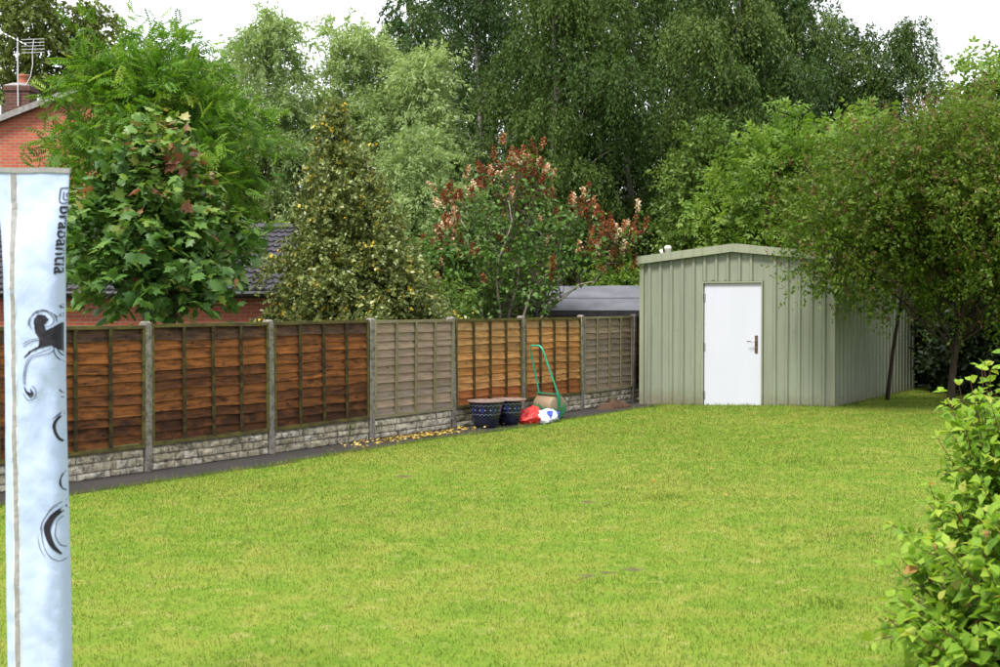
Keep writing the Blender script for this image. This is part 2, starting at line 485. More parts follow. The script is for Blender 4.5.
KINDS = {-2:'dark', -1:'dark', 0:'dark', 1:'dark', 2:'grey', 3:'orange', 4:'orange', 5:'grey', 6:'dark', 7:'dark'}
PLAB = {2:'silvery grey weathered panel above the yellow leaves', 3:'pale orange panel behind the dark pots', 4:'orange panel behind the green roller', 5:'silvery grey weathered panel above the soil heap'}
for i in range(-2, 7):
    kd = KINDS[i]; rk = 'grey' if kd == 'grey' else 'dark'
    org = W(i*BAY + .05, 0, 0)
    e = to_fence(link('lap_panel', panel_frame[rk])); e.location = org
    e.rotation_euler = (R(rf.uniform(-.8,.8)), R(rf.uniform(-.35,.35)), FA); e.color = (.085,.068,.028,1) if rk == 'dark' else (.25,.22,.15,1)
    tag(e, PLAB.get(i))
    nb = 11; z0 = GB + .03; step = (PT - .036 - z0 - .02)/nb
    for k in range(nb):
        s = link('slat', slats[kd][rf.randrange(7)], None, e)
        s.location = (0, .004 + .0015*(k % 2), z0 + k*step + rf.uniform(-.006, .006))
        s.rotation_euler = (R(rf.uniform(-1.2, .6)), R(rf.uniform(-.55, .55)), 0)
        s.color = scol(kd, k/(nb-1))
        if k == nb-1: s.scale = (1, 1, (PT-.02-z0-k*step)/.155)
    nbat = 5
    for k in range(1, nbat-1):
        x = .018 + (PWID-.036)*k/(nbat-1)
        b = link('batten', bat[rk], None, e); b.location = (x, -.037, GB + .044)
        b.color = (.030,.020,.012,1) if rk == 'dark' else (.20,.17,.11,1)
        b.rotation_euler = (0, R(rf.uniform(-.25,.25)), 0)
    # rock-faced gravel board with its stones
    g = MB().box(0, PWID, -.022, .022, 0, GB).build('gravel_board', m_board)
    g.location = org; g.rotation_euler = (0, 0, FA)
    to_fence(g)
    z = .006
    for row in range(3):
        x = .008; hh = ((.082, .088, .078), (.09, .075, .083), (.07, .095, .083))[i % 3][row]
        while x < PWID - .03:
            L = rf.choice((.09, .14, .2, .3, .38)) * rf.uniform(.8, 1.2)
            if PWID - x - L < .08: L = PWID - .008 - x
            d = rf.uniform(.010, .026); j = lambda s_: rf.uniform(-s_, s_)
            x1 = x + L - .008; zz = z + hh - .007
            vs_ = [(x,-.021,z),(x1,-.021,z),(x1,-.021,zz),(x,-.021,zz),
                   (x+.008+j(.005),-.022-d,z+.008+j(.004)),(x1-.008+j(.005),-.022-d*rf.uniform(.6,1.2),z+.008+j(.004)),(x1-.008+j(.005),-.022-d*rf.uniform(.6,1.2),zz-.008+j(.004)),(x+.008+j(.005),-.022-d*rf.uniform(.6,1.2),zz-.008+j(.004))]
            xm = (x+x1)/2; vs_.append((xm+j(.02), -.022-d*1.35, (z+zz)/2+j(.01)))
            me = MB().add(vs_, [(0,1,5,4),(1,2,6,5),(2,3,7,6),(3,0,4,7),(4,5,8),(5,6,8),(6,7,8),(7,4,8)])
            me.build('stone', m_stone_w if (i == 2 or (i in (-1, 5) and rf.random() < .6)) else (m_stone if rf.random() < .8 else m_stone_w), g)
            x += L
        z += hh

# ------------------------------------------------------------------ green metal shed
def paint_mat(name, c, rough=.45, dirt=.25):
    m, t, b, _ = mat_new(name)
    co = obco(t)
    f = tnoise(t, mapping(t, co, (3, 3, .7)), 1, 5, .65)
    cc = ramp(t, f, [(.3, tuple(x*(1-dirt*.5) for x in c)), (.55, c), (.8, tuple(min(1, x*(1+dirt*.25)) for x in c))])
    if dirt > .1:
        sxyz = N(t, 'ShaderNodeSeparateXYZ'); t.links.new(co, sxyz.inputs[0])
        spl = N(t, 'ShaderNodeMath', operation='MULTIPLY_ADD'); t.links.new(tnoise(t, co, 9, 5, .7), spl.inputs[0]); spl.inputs[1].default_value = .55; t.links.new(sxyz.outputs[2], spl.inputs[2])
        cc = cmix(t, cc, (.13,.105,.06), ramp(t, spl.outputs[0], [(.26, (.75,.75,.75)), (.60, (0,0,0))]))     # mud splashed up from the lawn
        drip = tnoise(t, mapping(t, co, (16, 16, .5)), 1, 4, .7)
        cc = cmix(t, cc, tuple(x*.62 for x in c), ramp(t, drip, [(.50, (0,0,0)), (.66, (.5,.5,.5))]))
    sp = tnoise(t, co, 40, 3, .7)
    cc = cmix(t, cc, (.12,.12,.08), ramp(t, sp, [(.66, (0,0,0)), (.78, (.35*dirt*2,)*3)]))
    t.links.new(cc, b.inputs['Base Color']); b.inputs['Roughness'].default_value = rough; b.inputs['Specular IOR Level'].default_value = .4
    bump(t, b, tnoise(t, mapping(t, co, (2, 2, 1)), 1, 3), .25, .02)
    return m
m_green = paint_mat('shed_olive_paint', (.196,.216,.158), .42, .22)
m_green2 = paint_mat('shed_trim_paint', (.225,.242,.168), .4, .2)
m_white = paint_mat('white_paint', (.46,.47,.53), .35, .08)
m_steel = simple('worn_steel', (.35,.34,.33), (.5,.49,.47), 20, .35, .5, .1, 80, 1)
m_bronze = simple('brown_metal', (.10,.055,.035), (.20,.12,.08), 30, .4, .5, .1, 80, .6)
shed = empty('metal_shed', SH, SA)
tag(shed, 'pale olive green ribbed metal shed with a white door', 'shed')
EH, AH = 2.56, 2.74      # eave and apex (wall tops)
def roofz(x): return EH + (AH-EH)*(1 - abs(x - SW/2)/(SW/2))
DX0, DX1, DZ = 1.19, 2.24, 2.14
GZ = -.02
def front_sheet(x0, x1, z0):
    xs = [x0] + ([SW/2] if x0 < SW/2 < x1 else []) + [x1]
    mb = MB(); n = len(xs)
    for y in (0, .03):
        for x in xs: mb.v += [(x, y, z0), (x, y, roofz(x)-.005)]
    for k in range(n-1):
        a = 2*k; mb.f += [(a, a+2, a+3, a+1)]; c = a+2*n; mb.f += [(c, c+1, c+3, c+2)]
    mb.f += [(0, 1, 1+2*n, 2*n), (2*n-2, 4*n-2, 4*n-1, 2*n-1), tuple([0] + [2*n] + []) + (2*n+2*(n-1), 2*(n-1))]
    return mb
sheets = []
for x0, x1, z0 in ((.0, DX0-.03, GZ), (DX0-.027, DX1+.027, DZ+.03), (DX1+.03, SW, GZ)):
    s = front_sheet(x0, x1, z0).build('wall_sheet', m_green, shed); sheets.append((x0, x1, z0, s))
pitch = SW/16.5
k = 0; x = pitch*.75
while x < SW - .08:
    for x0, x1, z0, s in sheets:
        if x0 + .028 < x < x1 - .028:
            zt = roofz(x) - .012
            rb = MB(); wb, wt, d = .040, .020, .036
            rb.add([(x-wb,-.001,z0+.002),(x-wt,-d,z0+.002),(x+wt,-d,z0+.002),(x+wb,-.001,z0+.002),(x-wb,-.001,zt),(x-wt,-d,zt),(x+wt,-d,zt),(x+wb,-.001,zt)],
                   [(0,1,5,4),(1,2,6,5),(2,3,7,6),(0,3,2,1),(4,5,6,7)])
            rb.build('rib', m_green, s)
    x += pitch
# side walls: corrugated sheets
def side_wall(xw, sgn, y0, y1):
    mb = MB(); ys = []; p = .205; n = int((y1-y0)/p)
    for k in range(n):
        b0 = y0 + (y1-y0)*k/n; q = (y1-y0)/n
        ys += [(b0, 0), (b0+q*.70, 0), (b0+q*.78, .024), (b0+q*.92, .024)]
    ys.append((y1, 0))
    for y, d in ys: mb.v += [(xw + sgn*d, y, GZ), (xw + sgn*d, y, EH-.004)]
    for k in range(len(ys)-1):
        a = 2*k; mb.f.append((a, a+2, a+3, a+1) if sgn > 0 else (a, a+1, a+3, a+2))
    return mb
side_wall(SW, 1, .02, SD-.02).build('side_wall', m_green, shed)
side_wall(0, -1, .02, SD-.02).build('side_wall', m_green, shed)
bw = MB(); bw.add([(0,SD,GZ),(SW,SD,GZ),(SW,SD,EH-.01),(SW/2,SD,AH-.01),(0,SD,EH-.01)], [(0,4,3,2,1)]); bw.build('back_wall', m_green, shed)
# corner trims
for (xx, yy) in ((0, 0), (SW, 0), (SW, SD), (0, SD)):
    sx = 1 if xx == 0 else -1; sy = 1 if yy == 0 else -1
    mb = MB(); t_ = .032
    mb.box(min(xx-sx*t_, xx+sx*.05), max(xx-sx*t_, xx+sx*.05), min(yy-sy*t_, yy-sy*(t_-.004)), max(yy-sy*t_, yy-sy*(t_-.004)), GZ, EH-.02)
    mb.box(min(xx-sx*t_, xx-sx*(t_-.004)), max(xx-sx*t_, xx-sx*(t_-.004)), min(yy-sy*t_+sy*.005, yy+sy*.05), max(yy-sy*t_+sy*.005, yy+sy*.05), GZ, EH-.02)
    mb.build('corner_trim', m_green2, shed)
# roof slopes with ribs
OV = .07; OF = .09
for sgn in (-1, 1):
    mb = MB(); xa = SW/2; xb = SW/2 + sgn*(SW/2+OV)
    zb = EH - (AH-EH)*OV/(SW/2)
    ys = []; p = .3; y0, y1 = -OF, SD+OF; n = int((y1-y0)/p)
    for k in range(n):
        b0 = y0+(y1-y0)*k/n; q = (y1-y0)/n
        ys += [(b0, 0), (b0+q*.74, 0), (b0+q*.80, .028), (b0+q*.93, .028)]
    ys.append((y1, 0))
    for y, d in ys: mb.v += [(xa, y, AH+.03+d), (xb, y, zb+.03+d)]
    for k in range(len(ys)-1):
        a = 2*k; mb.f.append((a, a+1, a+3, a+2) if sgn < 0 else (a, a+2, a+3, a+1))
    rs = mb.build('roof', m_green, shed)
    # barge board along the front verge and an eave trim
    fb = MB(); t0, t1 = -.072, .065
    xs = (xa + sgn*.001, xb)
    for y in (-OF-.012, -OF-.003):
        for x_, z_ in ((xs[0], AH), (xs[1], zb)): fb.v += [(x_, y, z_+t0), (x_, y, z_+t1)]
    fb.f += [(0,2,3,1),(4,5,7,6),(1,3,7,5),(0,4,6,2),(0,1,5,4),(2,6,7,3)]
    # soffit return
    b0 = len(fb.v)
    fb.v += [(xs[0],-OF-.003,AH+t0+.002),(xs[1],-OF-.003,zb+t0+.002),(xs[1],-.034,zb+t0+.002),(xs[0],-.034,AH+t0+.002)]
    fb.f += [(b0,b0+1,b0+2,b0+3)]
    fb.build('barge_board', m_green2, rs)
    ev_ = MB().box(min(xb-sgn*.002, xb+sgn*.006), max(xb-sgn*.002, xb+sgn*.006), -OF, SD+OF, zb-.06, zb+.05).build('eave_trim', m_green2, rs)
rc = MB(); rc.add([(SW/2-.14,-OF-.014,AH+.052),(SW/2,-OF-.014,AH+.075),(SW/2+.14,-OF-.014,AH+.052),(SW/2-.14,SD+OF,AH+.052),(SW/2,SD+OF,AH+.075),(SW/2+.14,SD+OF,AH+.052)], [(0,1,4,3),(1,2,5,4)])
rc.build('ridge_cap', m_green2, shed)
# door
dr = MB().box(DX0+.006, DX1-.006, .002, .03, .0, DZ-.006).build('door', m_white, shed, bevel=.004)
fr = MB()
fr.box(DX0-.026, DX0-.001, -.042, .02, GZ, DZ+.026); fr.box(DX1+.001, DX1+.026, -.042, .02, GZ, DZ+.026)
fr.box(DX0-.001, DX1+.001, -.042, .02, DZ-.0005, DZ+.026)
fr.build('door_frame', m_green2, shed)
MB().box(DX0, DX1, -.06, -.002, GZ, .022).build('threshold', m_steel, shed)
for z in (.22, 1.05, 1.90):
    MB().tube([(DX0+.016, -.010, z-.06), (DX0+.016, -.010, z+.06)], .012, 8).build('hinge', m_steel, dr)
hd = MB().box(DX1-.125, DX1-.07, -.010, .0015, .95, 1.25).build('handle_plate', m_bronze, dr, bevel=.004)
MB().tube([(DX1-.095, -.010, 1.15), (DX1-.095, -.075, 1.15), (DX1-.11, -.085, 1.15), (DX1-.23, -.085, 1.147)], [.011,.011,.011,.009], 8).build('lever', m_steel, dr, True)
MB().lathe([(0, -.036), (.011, -.036), (.011, -.03)], 10).build('lock_cylinder', m_steel, dr)
o = dr.children[-1]; o.rotation_euler = (R(-90), 0, 0); o.location = (DX1-.097, -.0, 1.05); o.location.y = .018
# screw heads along the mid rail, head and foot
sc_ = MB()
for zrow in (.12, 1.32, 2.40):
    x = pitch*.75 + pitch/2
    while x < SW-.1:
        if not (DX0-.05 < x < DX1+.05 and zrow < DZ+.1):
            sc_.tube([(x, -.001, zrow), (x, -.008, zrow)], .009, 6)
        x += pitch
sc_.build('screw_heads', m_green2, shed)['kind'] = 'stuff'
for k in range(4):
    xk = DX0 + .17 + k*.235
    MB().box(xk-.03, xk+.03, -.014, -.001, DZ+.038, DZ+.052).build('closure_strip', m_bronze, shed)

# pale vent standing on the roof behind the front verge
m_vent = simple('weathered_white_plastic', (.55,.5,.45), (.78,.75,.72), 14, .6, .3, .1)
vx = .40; vroot = empty('roof_vent', SH + SX*vx + SY*.22 + Vector((0,0,roofz(vx)+.02)), SA)
tag(vroot, 'small weathered white vent pipe with tilted cap on the green shed roof', 'vent')
MB().lathe([(0,.0),(.055,.0),(.055,.13),(.062,.135),(.062,.17),(.045,.19),(0,.195)], 14).build('pipe', m_vent, vroot, True)
mb = MB(); mb.tube([(-.10,0,.0), (-.115,0,.07), (-.14,0,.12)], [.022,.026,.034], 9); mb.tube([(-.11,0,.02), (0,0,.04)], .014, 7)
mb.build('side_spout', m_vent, vroot, True)

# ------------------------------------------------------------------ things by the fence
m_glaze = simple('navy_glaze', (.006,.007,.016), (.012,.014,.035), 10, .18, .6, .05, 40)
m_rim = simple('pot_terracotta_rim', (.13,.09,.075), (.22,.16,.13), 15, .8, .2, .2, 80)
m_gblue = simple('cobalt_glaze', (.015,.025,.13), (.03,.05,.22), 30, .2, .6, .0)
m_gpale = simple('pale_glaze', (.13,.15,.22), (.24,.26,.32), 30, .3, .5, .0)
m_soil = m_earth
def pot_r(z): return .155 + .095*(z/.40)**.8
def pot(loc, rz, sc, lab):
    e = empty('plant_pot', loc, rz); e.scale = (sc,)*3; tag(e, lab, 'plant pot', 'glazed pots by the fence')
    H = .40
    prof = [(0, .0), (.15, 0), (.155, .015)] + [(pot_r(z), z) for z in np.linspace(.03, .355, 12)] + [(.258, .365)]
    MB().lathe(prof, 36).build('pot_body', m_glaze, e, True)
    MB().lathe([(.258,.365),(.270,.372),(.271,.384),(.264,.390),(.240,.390),(.228,.39),(.222,.32)], 36).build('rim', m_rim, e, True)
    MB().lathe([(0,.33),(.225,.325)], 24).build('soil', m_soil, e)
    band = MB()      # glaze pattern: zigzag bands and flower lozenges
    def ring(z0, amp, n, th):
        pts = []
        for k in range(n+1):
            a = 2*math.pi*k/n; z = z0 + (amp if k % 2 else -amp)
            pts.append((a, z))
        for (a0, z0_), (a1, z1_) in zip(pts[:-1], pts[1:]):
            q = []
            for a, z in ((a0, z0_-th), (a1, z1_-th), (a1, z1_+th), (a0, z0_+th)):
                r_ = pot_r(z) + .0035; q.append((r_*math.cos(a), r_*math.sin(a), z))
            b = len(band.v); band.v += q; band.f.append((b, b+1, b+2, b+3))
    ring(.325, .012, 44, .004); ring(.195, .010, 44, .0035)
    band.build('zigzag_band', m_gpale, e)['kind'] = 'stuff'
    fl = MB()
    for k in range(9):
        a0 = 2*math.pi*k/9
        for q in range(6):
            th = math.pi*q/3; pts = []
            for rr, dt in ((.006, 0), (.024, .45), (.042, 0), (.024, -.45)):
                da = rr*math.cos(th+dt)/.22; z = .258 + rr*math.sin(th+dt); r_ = pot_r(z)+.003
                pts.append((r_*math.cos(a0+da), r_*math.sin(a0+da), z))
            b = len(fl.v); fl.v += pts; fl.f.append((b, b+1, b+2, b+3))
    fl.build('flower_motif', m_gblue, e)['kind'] = 'stuff'
    dt = MB()
    for k in range(18):
        a0 = 2*math.pi*(k+.5)/18; r_ = pot_r(.258)+.0035; s_ = .012
        b = len(dt.v)
        for da, dz in ((-s_/.22,0),(0,-s_),(s_/.22,0),(0,s_)): dt.v.append((r_*math.cos(a0+da), r_*math.sin(a0+da), .258+dz))
        dt.f.append((b,b+1,b+2,b+3))
    dt.build('dot_motif', m_gpale, e)['kind'] = 'stuff'
    return e
pot((-.20, 18.66, .008), .3, 1.0, 'dark navy glazed pot with blue pattern, nearer the yellow leaves')
pot((.13, 19.12, .008), 1.1, .97, 'dark navy glazed pot with blue pattern, touching the red carrier bag')

# carrier bags
def bag(name, loc, size, seed, m, lab, tilt=0):
    bm = bmesh.new(); bmesh.ops.create_icosphere(bm, subdivisions=5, radius=1)
    for v in bm.verts:
        d = v.co.normalized()
        q = d*1.6 + Vector((seed*3.1, seed*1.7, seed))
        n1 = mnoise.noise(q); n2 = abs(mnoise.noise(q*2.3)); n3 = abs(mnoise.noise(q*5.5)); n4 = abs(mnoise.noise(q*11))
        r_ = .86 + .22*n1 + .22*n2 - .16*n3 + .05*n4
        p = d*r_
        if p.z < -.55: p.z = -.55 + (p.z+.55)*.1
        pk = max(0, d.z)**5; p.z += .12*pk; p.x *= 1-.2*pk
        v.co = Vector((p.x*size[0], p.y*size[1], (p.z+.57)*size[2]*.78))
    for f in bm.faces: f.smooth = True
    me = bpy.data.meshes.new(name); bm.to_mesh(me); bm.free()
    o = link(name, me, m); o.location = loc; o.rotation_euler = (0, 0, tilt)
    tag(o, lab, 'bag', 'carrier bags by the fence'); return o
def plastic(name, c1, c2, thr, sc, seed=0):
    m, t, b, _ = mat_new(name); co = obco(t)
    f = tnoise(t, mapping(t, co, (1,1,1), (0,0,0), (seed, seed, 0)), sc, 2, .4)
    t.links.new(ramp(t, f, [(thr-.015, c1), (thr+.015, c2)]), b.inputs['Base Color'])
    b.inputs['Roughness'].default_value = .28; b.inputs['Specular IOR Level'].default_value = .5
    bump(t, b, tnoise(t, co, 22, 4, .6, 1.0), .6, .02); return m
m_bag_r = plastic('red_plastic', (.62,.022,.018), (.80,.78,.78), .68, 6)
m_bag_w = plastic('white_plastic', (.72,.73,.76), (.60,.62,.68), .6, 5, 3)
m_bag_b = plastic('blue_white_plastic', (.045,.08,.42), (.75,.76,.80), .50, 7, 5)
bag('carrier_bag', (.40, 19.25, .005), (.26, .19, .17), 1.3, m_bag_r, 'crumpled red plastic carrier bag leaning on the dark pot', .4)
bag('carrier_bag', (.50, 19.62, .005), (.16, .13, .19), 7.9, m_bag_r, 'second red and white carrier bag behind the crumpled red one', 1.2)
bag('carrier_bag', (.62, 19.32, .005), (.15, .13, .13), 4.2, m_bag_w, 'crumpled white plastic bag beside the red bag', 2.1)
bag('carrier_bag', (.70, 19.50, .005), (.20, .13, .16), 9.4, m_bag_b, 'blue and white plastic bag against the green roller', .2)

# lawn roller
m_rgreen = simple('roller_green_paint', (.015,.14,.065), (.03,.20,.10), 12, .35, .45, .1, 60)
def roller_drum_mat():
    m, t, b, _ = mat_new('roller_drum_paint'); co = obco(t)
    f = tnoise(t, co, 7, 5, .65); sx = N(t, 'ShaderNodeSeparateXYZ'); t.links.new(co, sx.inputs[0])
    ad = N(t, 'ShaderNodeMath', operation='MULTIPLY_ADD'); t.links.new(sx.outputs[2], ad.inputs[0]); ad.inputs[1].default_value = 1.9; t.links.new(f, ad.inputs[2])
    c = ramp(t, ad.outputs[0], [(.44, (.02,.16,.07)), (.58, (.22,.155,.095))])       # dried mud on the upper half
    t.links.new(c, b.inputs['Base Color']); b.inputs['Roughness'].default_value = .6
    bump(t, b, tnoise(t, co, 40, 4), .4, .01); return m
m_drum = roller_drum_mat()
ro = empty('lawn_roller', (.77, 20.2, .008), R(-52)); tag(ro, 'green garden lawn roller with tall looped handle and muddy drum', 'lawn roller')
rr, rw = .18, .21
d = MB(); n = 32
prof = [(0, -rw), (rr-.03, -rw), (rr-.012, -rw+.006), (rr, -rw+.02), (rr, rw-.02), (rr-.012, rw-.006), (rr-.03, rw), (0, rw)]
d.lathe(prof, n)
do = d.build('drum', m_drum, ro, True); do.rotation_euler = (0, R(90), 0); do.location = (0, 0, rr)
# object z of the drum is its axle, so stain axis is its local x: rotate mesh instead
do.rotation_euler = (0, 0, 0)
do.data.transform(Matrix.Rotation(R(90), 4, 'Y'))
MB().tube([(-rw-.03, 0, rr), (rw+.03, 0, rr)], .014, 8).build('axle', m_rgreen, ro)
hs = MB()
hs.box(-rw-.012, rw+.012, -.10, -.02, 2*rr+.018, 2*rr+.034)
hs.build('guard_plate', m_rgreen, ro, bevel=.004)
for s in (-1, 1):
    MB().box(s*(rw+.016)-.006, s*(rw+.016)+.006, -.03, .03, rr-.02, 2*rr+.03).build('side_arm', m_rgreen, ro)
hx = rw+.016
hp = [(-hx, .0, rr), (-hx, -.03, 2*rr+.05), (-.150, -.26, 1.06), (-.13, -.275, 1.105), (-.09, -.28, 1.13), (.09, -.28, 1.13), (.13, -.275, 1.105), (.150, -.26, 1.06), (hx, -.03, 2*rr+.05), (hx, 0, rr)]
MB().tube(hp, .0135, 9).build('handle', simple('handle_green_paint', (.015,.26,.155), (.025,.32,.20), 10, .35, .45, 0), ro, True)

# soil heap by the shed
def heap():
    mb = MB(); n, m_ = 14, 30
    for i in range(n+1):
        for k in range(m_):
            a = 2*math.pi*k/m_; q = i/n
            r_ = q*(1+.18*mnoise.noise((math.cos(a)*1.5, math.sin(a)*1.5, 3)))
            x = .55*r_*math.cos(a); y = .20*r_*math.sin(a)
            z = .13*(1-q)**.7*(1+.5*mnoise.noise((x*5, y*5, 1))) + .04*mnoise.noise((x*16, y*16, 2))*(1-q) + .004
            mb.v.append((x, y, max(z, -.004) if i < n else -.01))
    for i in range(n):
        for k in range(m_):
            k2 = (k+1) % m_; mb.f.append((i*m_+k, (i+1)*m_+k, (i+1)*m_+k2, i*m_+k2))
    o = mb.build('soil_heap', simple('red_brown_soil', (.045,.025,.016), (.10,.06,.04), 9, .95, .1, .8, 40, bdist=.03))
    p = W(5.35*BAY, .30, .004); o.location = p; o.rotation_euler = (0, 0, FA)
    tag(o, 'low heap of reddish brown soil by the shed corner', 'soil heap')
heap()

# ------------------------------------------------------------------ covered rotary dryer
CX, CY, CT, CB = -1.855, 5.2, 2.318, .16
def cov_w(z):
    f = sstep(1.80, CT, z); return .119 + .024*f**1.6 + .004*math.sin(z*3.1)
def cov_c(z): return CX - .008*sstep(1.7, CT, z) + .004*math.sin(z*2.3+1)
def cov_d(z): return .004 + .082*sstep(0, .5, CT - z) 
def wrinkle(s, z):
    return (.014*mnoise.noise((s*1.9, z*5, .5)) + .008*mnoise.noise((s*2.6+4, z*19+s*3, 2)) + .002*mnoise.noise((s*6, z*40, 7)))*sstep(0, .12, CT-z+.03)
def cov(s, z, off=0.0, back=False):
    n = 2.6; s = max(-1, min(1, s))
    y = cov_d(z)*max(0, (1-abs(s)**n))**(1/n)
    y = y + (wrinkle(s, z)*(1-abs(s)**6)) + off
    return (cov_c(z) + cov_w(z)*s, CY + (y if back else -y), z)
def mk_cover():
    m, t, b, out = mat_new('cover_fabric')
    p = wpos(t)
    c = ramp(t, tnoise(t, p, 5, 4), [(.3, (.35,.425,.61)), (.7, (.385,.46,.645))])
    t.links.new(c, b.inputs['Base Color']); b.inputs['Roughness'].default_value = .55; b.inputs['Specular IOR Level'].default_value = .3
    bump(t, b, tnoise(t, mapping(t, p, (30, 30, 18)), 1, 5, .6, .8), .30, .010)
    m_ink = simple('printed_black', (.012,.011,.016), (.02,.018,.026), 20, .6, .2, 0)
    m_zip = simple('beige_zip_tape', (.215,.21,.205), (.27,.265,.26), 60, .7, .2, .4, 300, bdist=.001)
    root = empty('rotary_dryer', (CX, CY, .03)); tag(root, 'folded rotary clothes dryer in a tall pale blue-white zipped cover', 'clothes dryer')
    def child(o): o.parent = root; o.matrix_parent_inverse = Matrix.Translation((-CX, -CY, -.03)); return o
    mb = MB(); nz, ns = 150, 48
    for j in range(nz+1):
        z = CB + (CT-CB)*j/nz
        for k in range(ns):
            a = 2*math.pi*k/ns; c_ = math.cos(a); s_ = math.sin(a)
            s = math.copysign(abs(c_)**.8, c_)
            mb.v.append(cov(s, z, 0, s_ > 0))
    for j in range(nz):
        for k in range(ns):
            k2 = (k+1) % ns; mb.f.append((j*ns+k, j*ns+k2, (j+1)*ns+k2, (j+1)*ns+k))
    cv = child(mb.build('cover', m, None, True))
    # seam band at the top
    tb = MB()
    for k in range(25):
        s = -1+2*k/24; x = cov_c(CT)+cov_w(CT)*s*1.012; zz = CT-.006+.0015*math.sin(s*5)
        tb.v += [(x, CY-.0085, zz-.009), (x, CY-.0085, zz+.011), (x, CY+.0085, zz+.011), (x, CY+.0085, zz-.009)]
    for k in range(24):
        a = 4*k
        for q in range(4): tb.f.append((a+q, a+(q+1) % 4, a+4+(q+1) % 4, a+4+q))
    tb.f += [(3,2,1,0), (96,97,98,99)]
    child(tb.build('top_seam', m_zip))
    # zip: tape and teeth
    def strip(mb, pts, off):
        """pts: list of (s, z, halfwidth in metres); strip drawn on the cloth"""
        b0 = len(mb.v)
        for i, (s, z, hw) in enumerate(pts):
            s0, z0, _ = pts[max(0, i-1)]; s1, z1, _ = pts[min(len(pts)-1, i+1)]
            wz = cov_w(z); dx, dz = (s1-s0)*wz, z1-z0; L = math.hypot(dx, dz) or 1
            nx, nz_ = -dz/L, dx/L
            mb.v += [cov(s+nx*hw/wz, z+nz_*hw, off), cov(s-nx*hw/wz, z-nz_*hw, off)]
        for i in range(len(pts)-1):
            a = b0+2*i; mb.f.append((a, a+1, a+3, a+2))
    zz = np.linspace(CB+.01, CT-.02, 90)
    def zs(z): return -.50 + .03*math.sin(z*2.2)
    mb = MB()
    for off in (-.030, .0, .030): strip(mb, [(zs(z)+off/1, z, .0035) for z in zz], .0018)
    strip(mb, [(zs(z), z, .0115) for z in zz], .0012)
    zt = child(mb.build('zip_tape', m_zip))
    mb = MB()
    for off in (-.105, .105): strip(mb, [(zs(z)+off, z, .0012) for z in zz], .0012)
    child(mb.build('stitching', simple('white_thread', (.62,.6,.58), (.7,.68,.66), 50, .8, .1, 0)))
    # print: positions in cm-like cloth units (px of the pattern): s = (x-37)/30, z from y
    def S(x): return ((x-500)*5.12/1300 - CX)/.119
    def Z(y): return 1.78 + (304-y)*.00394
    ink = MB()
    def poly(pts, cell=.0022):
        P = [(min(1.02, S(x))*.12, Z(y)) for x, y in pts]
        xs = [p[0] for p in P]; zs_ = [p[1] for p in P]
        x = min(xs)
        while x < max(xs):
            z = min(zs_)
            while z < max(zs_):
                cxx, czz = x+cell/2, z+cell/2; ins = False
                for i in range(len(P)):
                    (xa, za), (xb, zb) = P[i], P[i-1]
                    if (za > czz) != (zb > czz) and cxx < (xb-xa)*(czz-za)/(zb-za)+xa: ins = not ins
                if ins:
                    b0 = len(ink.v)
                    for (ax, az_) in ((x, z), (x+cell, z), (x+cell, z+cell), (x, z+cell)): ink.v.append(cov(ax/.12, az_, .0030))
                    ink.f.append((b0, b0+1, b0+2, b0+3))
                z += cell
            x += cell
    def line(pts, w0=.0012, w1=None, n=8):
        w1 = w0 if w1 is None else w1; q = []
        P = [Vector((x, y, 0)) for x, y in pts]
        for i in range(len(P)-1):
            p0, p1, p2, p3 = P[max(i-1,0)], P[i], P[i+1], P[min(i+2,len(P)-1)]
            for k in range(n):
                t_ = k/n
                v = .5*((2*p1)+(p2-p0)*t_+(2*p0-5*p1+4*p2-p3)*t_*t_+(3*p1-p0-3*p2+p3)*t_**3)
                q.append(v)
        q.append(P[-1]); m__ = len(q)-1
        strip(ink, [(S(v.x), Z(v.y), (w0+(w1-w0)*math.sin(math.pi*i/m__))) for i, v in enumerate(q)], .0034)
    K = lambda pts: [(x/5.56, 300+y/5.56) for x, y in pts]
    poly(K([(135,325),(170,285),(225,255),(228,215),(203,180),(195,110),(215,80),(255,84),(276,108),(250,140),(262,168),(300,150),(350,122),(362,150),(362,330),(330,285),(290,252),(240,264),(190,284),(150,318)]))
    line(K([(165,140),(180,95),(240,55),(300,80),(315,120)])); line(K([(185,160),(172,120),(205,65),(270,62),(318,95)]))
    line(K([(210,75),(255,60),(300,100),(290,140),(250,150)])); line(K([(135,245),(180,222),(228,212)])); line(K([(135,262),(185,232),(230,222)]))
    line(K([(140,470),(140,420),(150,360),(180,315),(230,292),(290,270)])); line(K([(150,470),(148,430),(158,370),(195,320),(280,298),(300,280)]))
    line(K([(140,480),(160,515),(190,520),(180,490)]), .001, .006)
    line(K([(135,520),(165,555),(205,545),(210,500),(190,475)])); line(K([(150,505),(180,540),(200,510)]), .001, .002)
    line(K([(300,262),(310,310),(350,370)])); line(K([(315,270),(330,310),(358,345)]))
    line(K([(320,30),(345,60),(325,85),(350,100)]), .001, .003); line(K([(340,5),(330,40),(355,70)]), .001, .004); line(K([(350,15),(358,60),(350,110)]), .001, .004)
    poly(K([(330,520),(345,505),(362,515),(362,575),(345,560),(335,545)])); line(K([(320,500),(340,545),(360,590)])); line(K([(325,540),(345,575),(362,600)]))
    line([(64,412),(57,418),(53,427),(56,438),(62,446)], .0012, .0055)
    line([(66,408),(60,412),(52,420)], .001, .002)
    K3 = lambda pts: [(x/3.925, 430+y/3.925) for x, y in pts]
    poly(K3([(240,190),(255,175),(275,180),(277,300),(262,290),(250,255),(243,225)]))
    line(K3([(265,290),(225,320),(190,355),(178,400),(195,455),(222,495)]), .002, .0125)
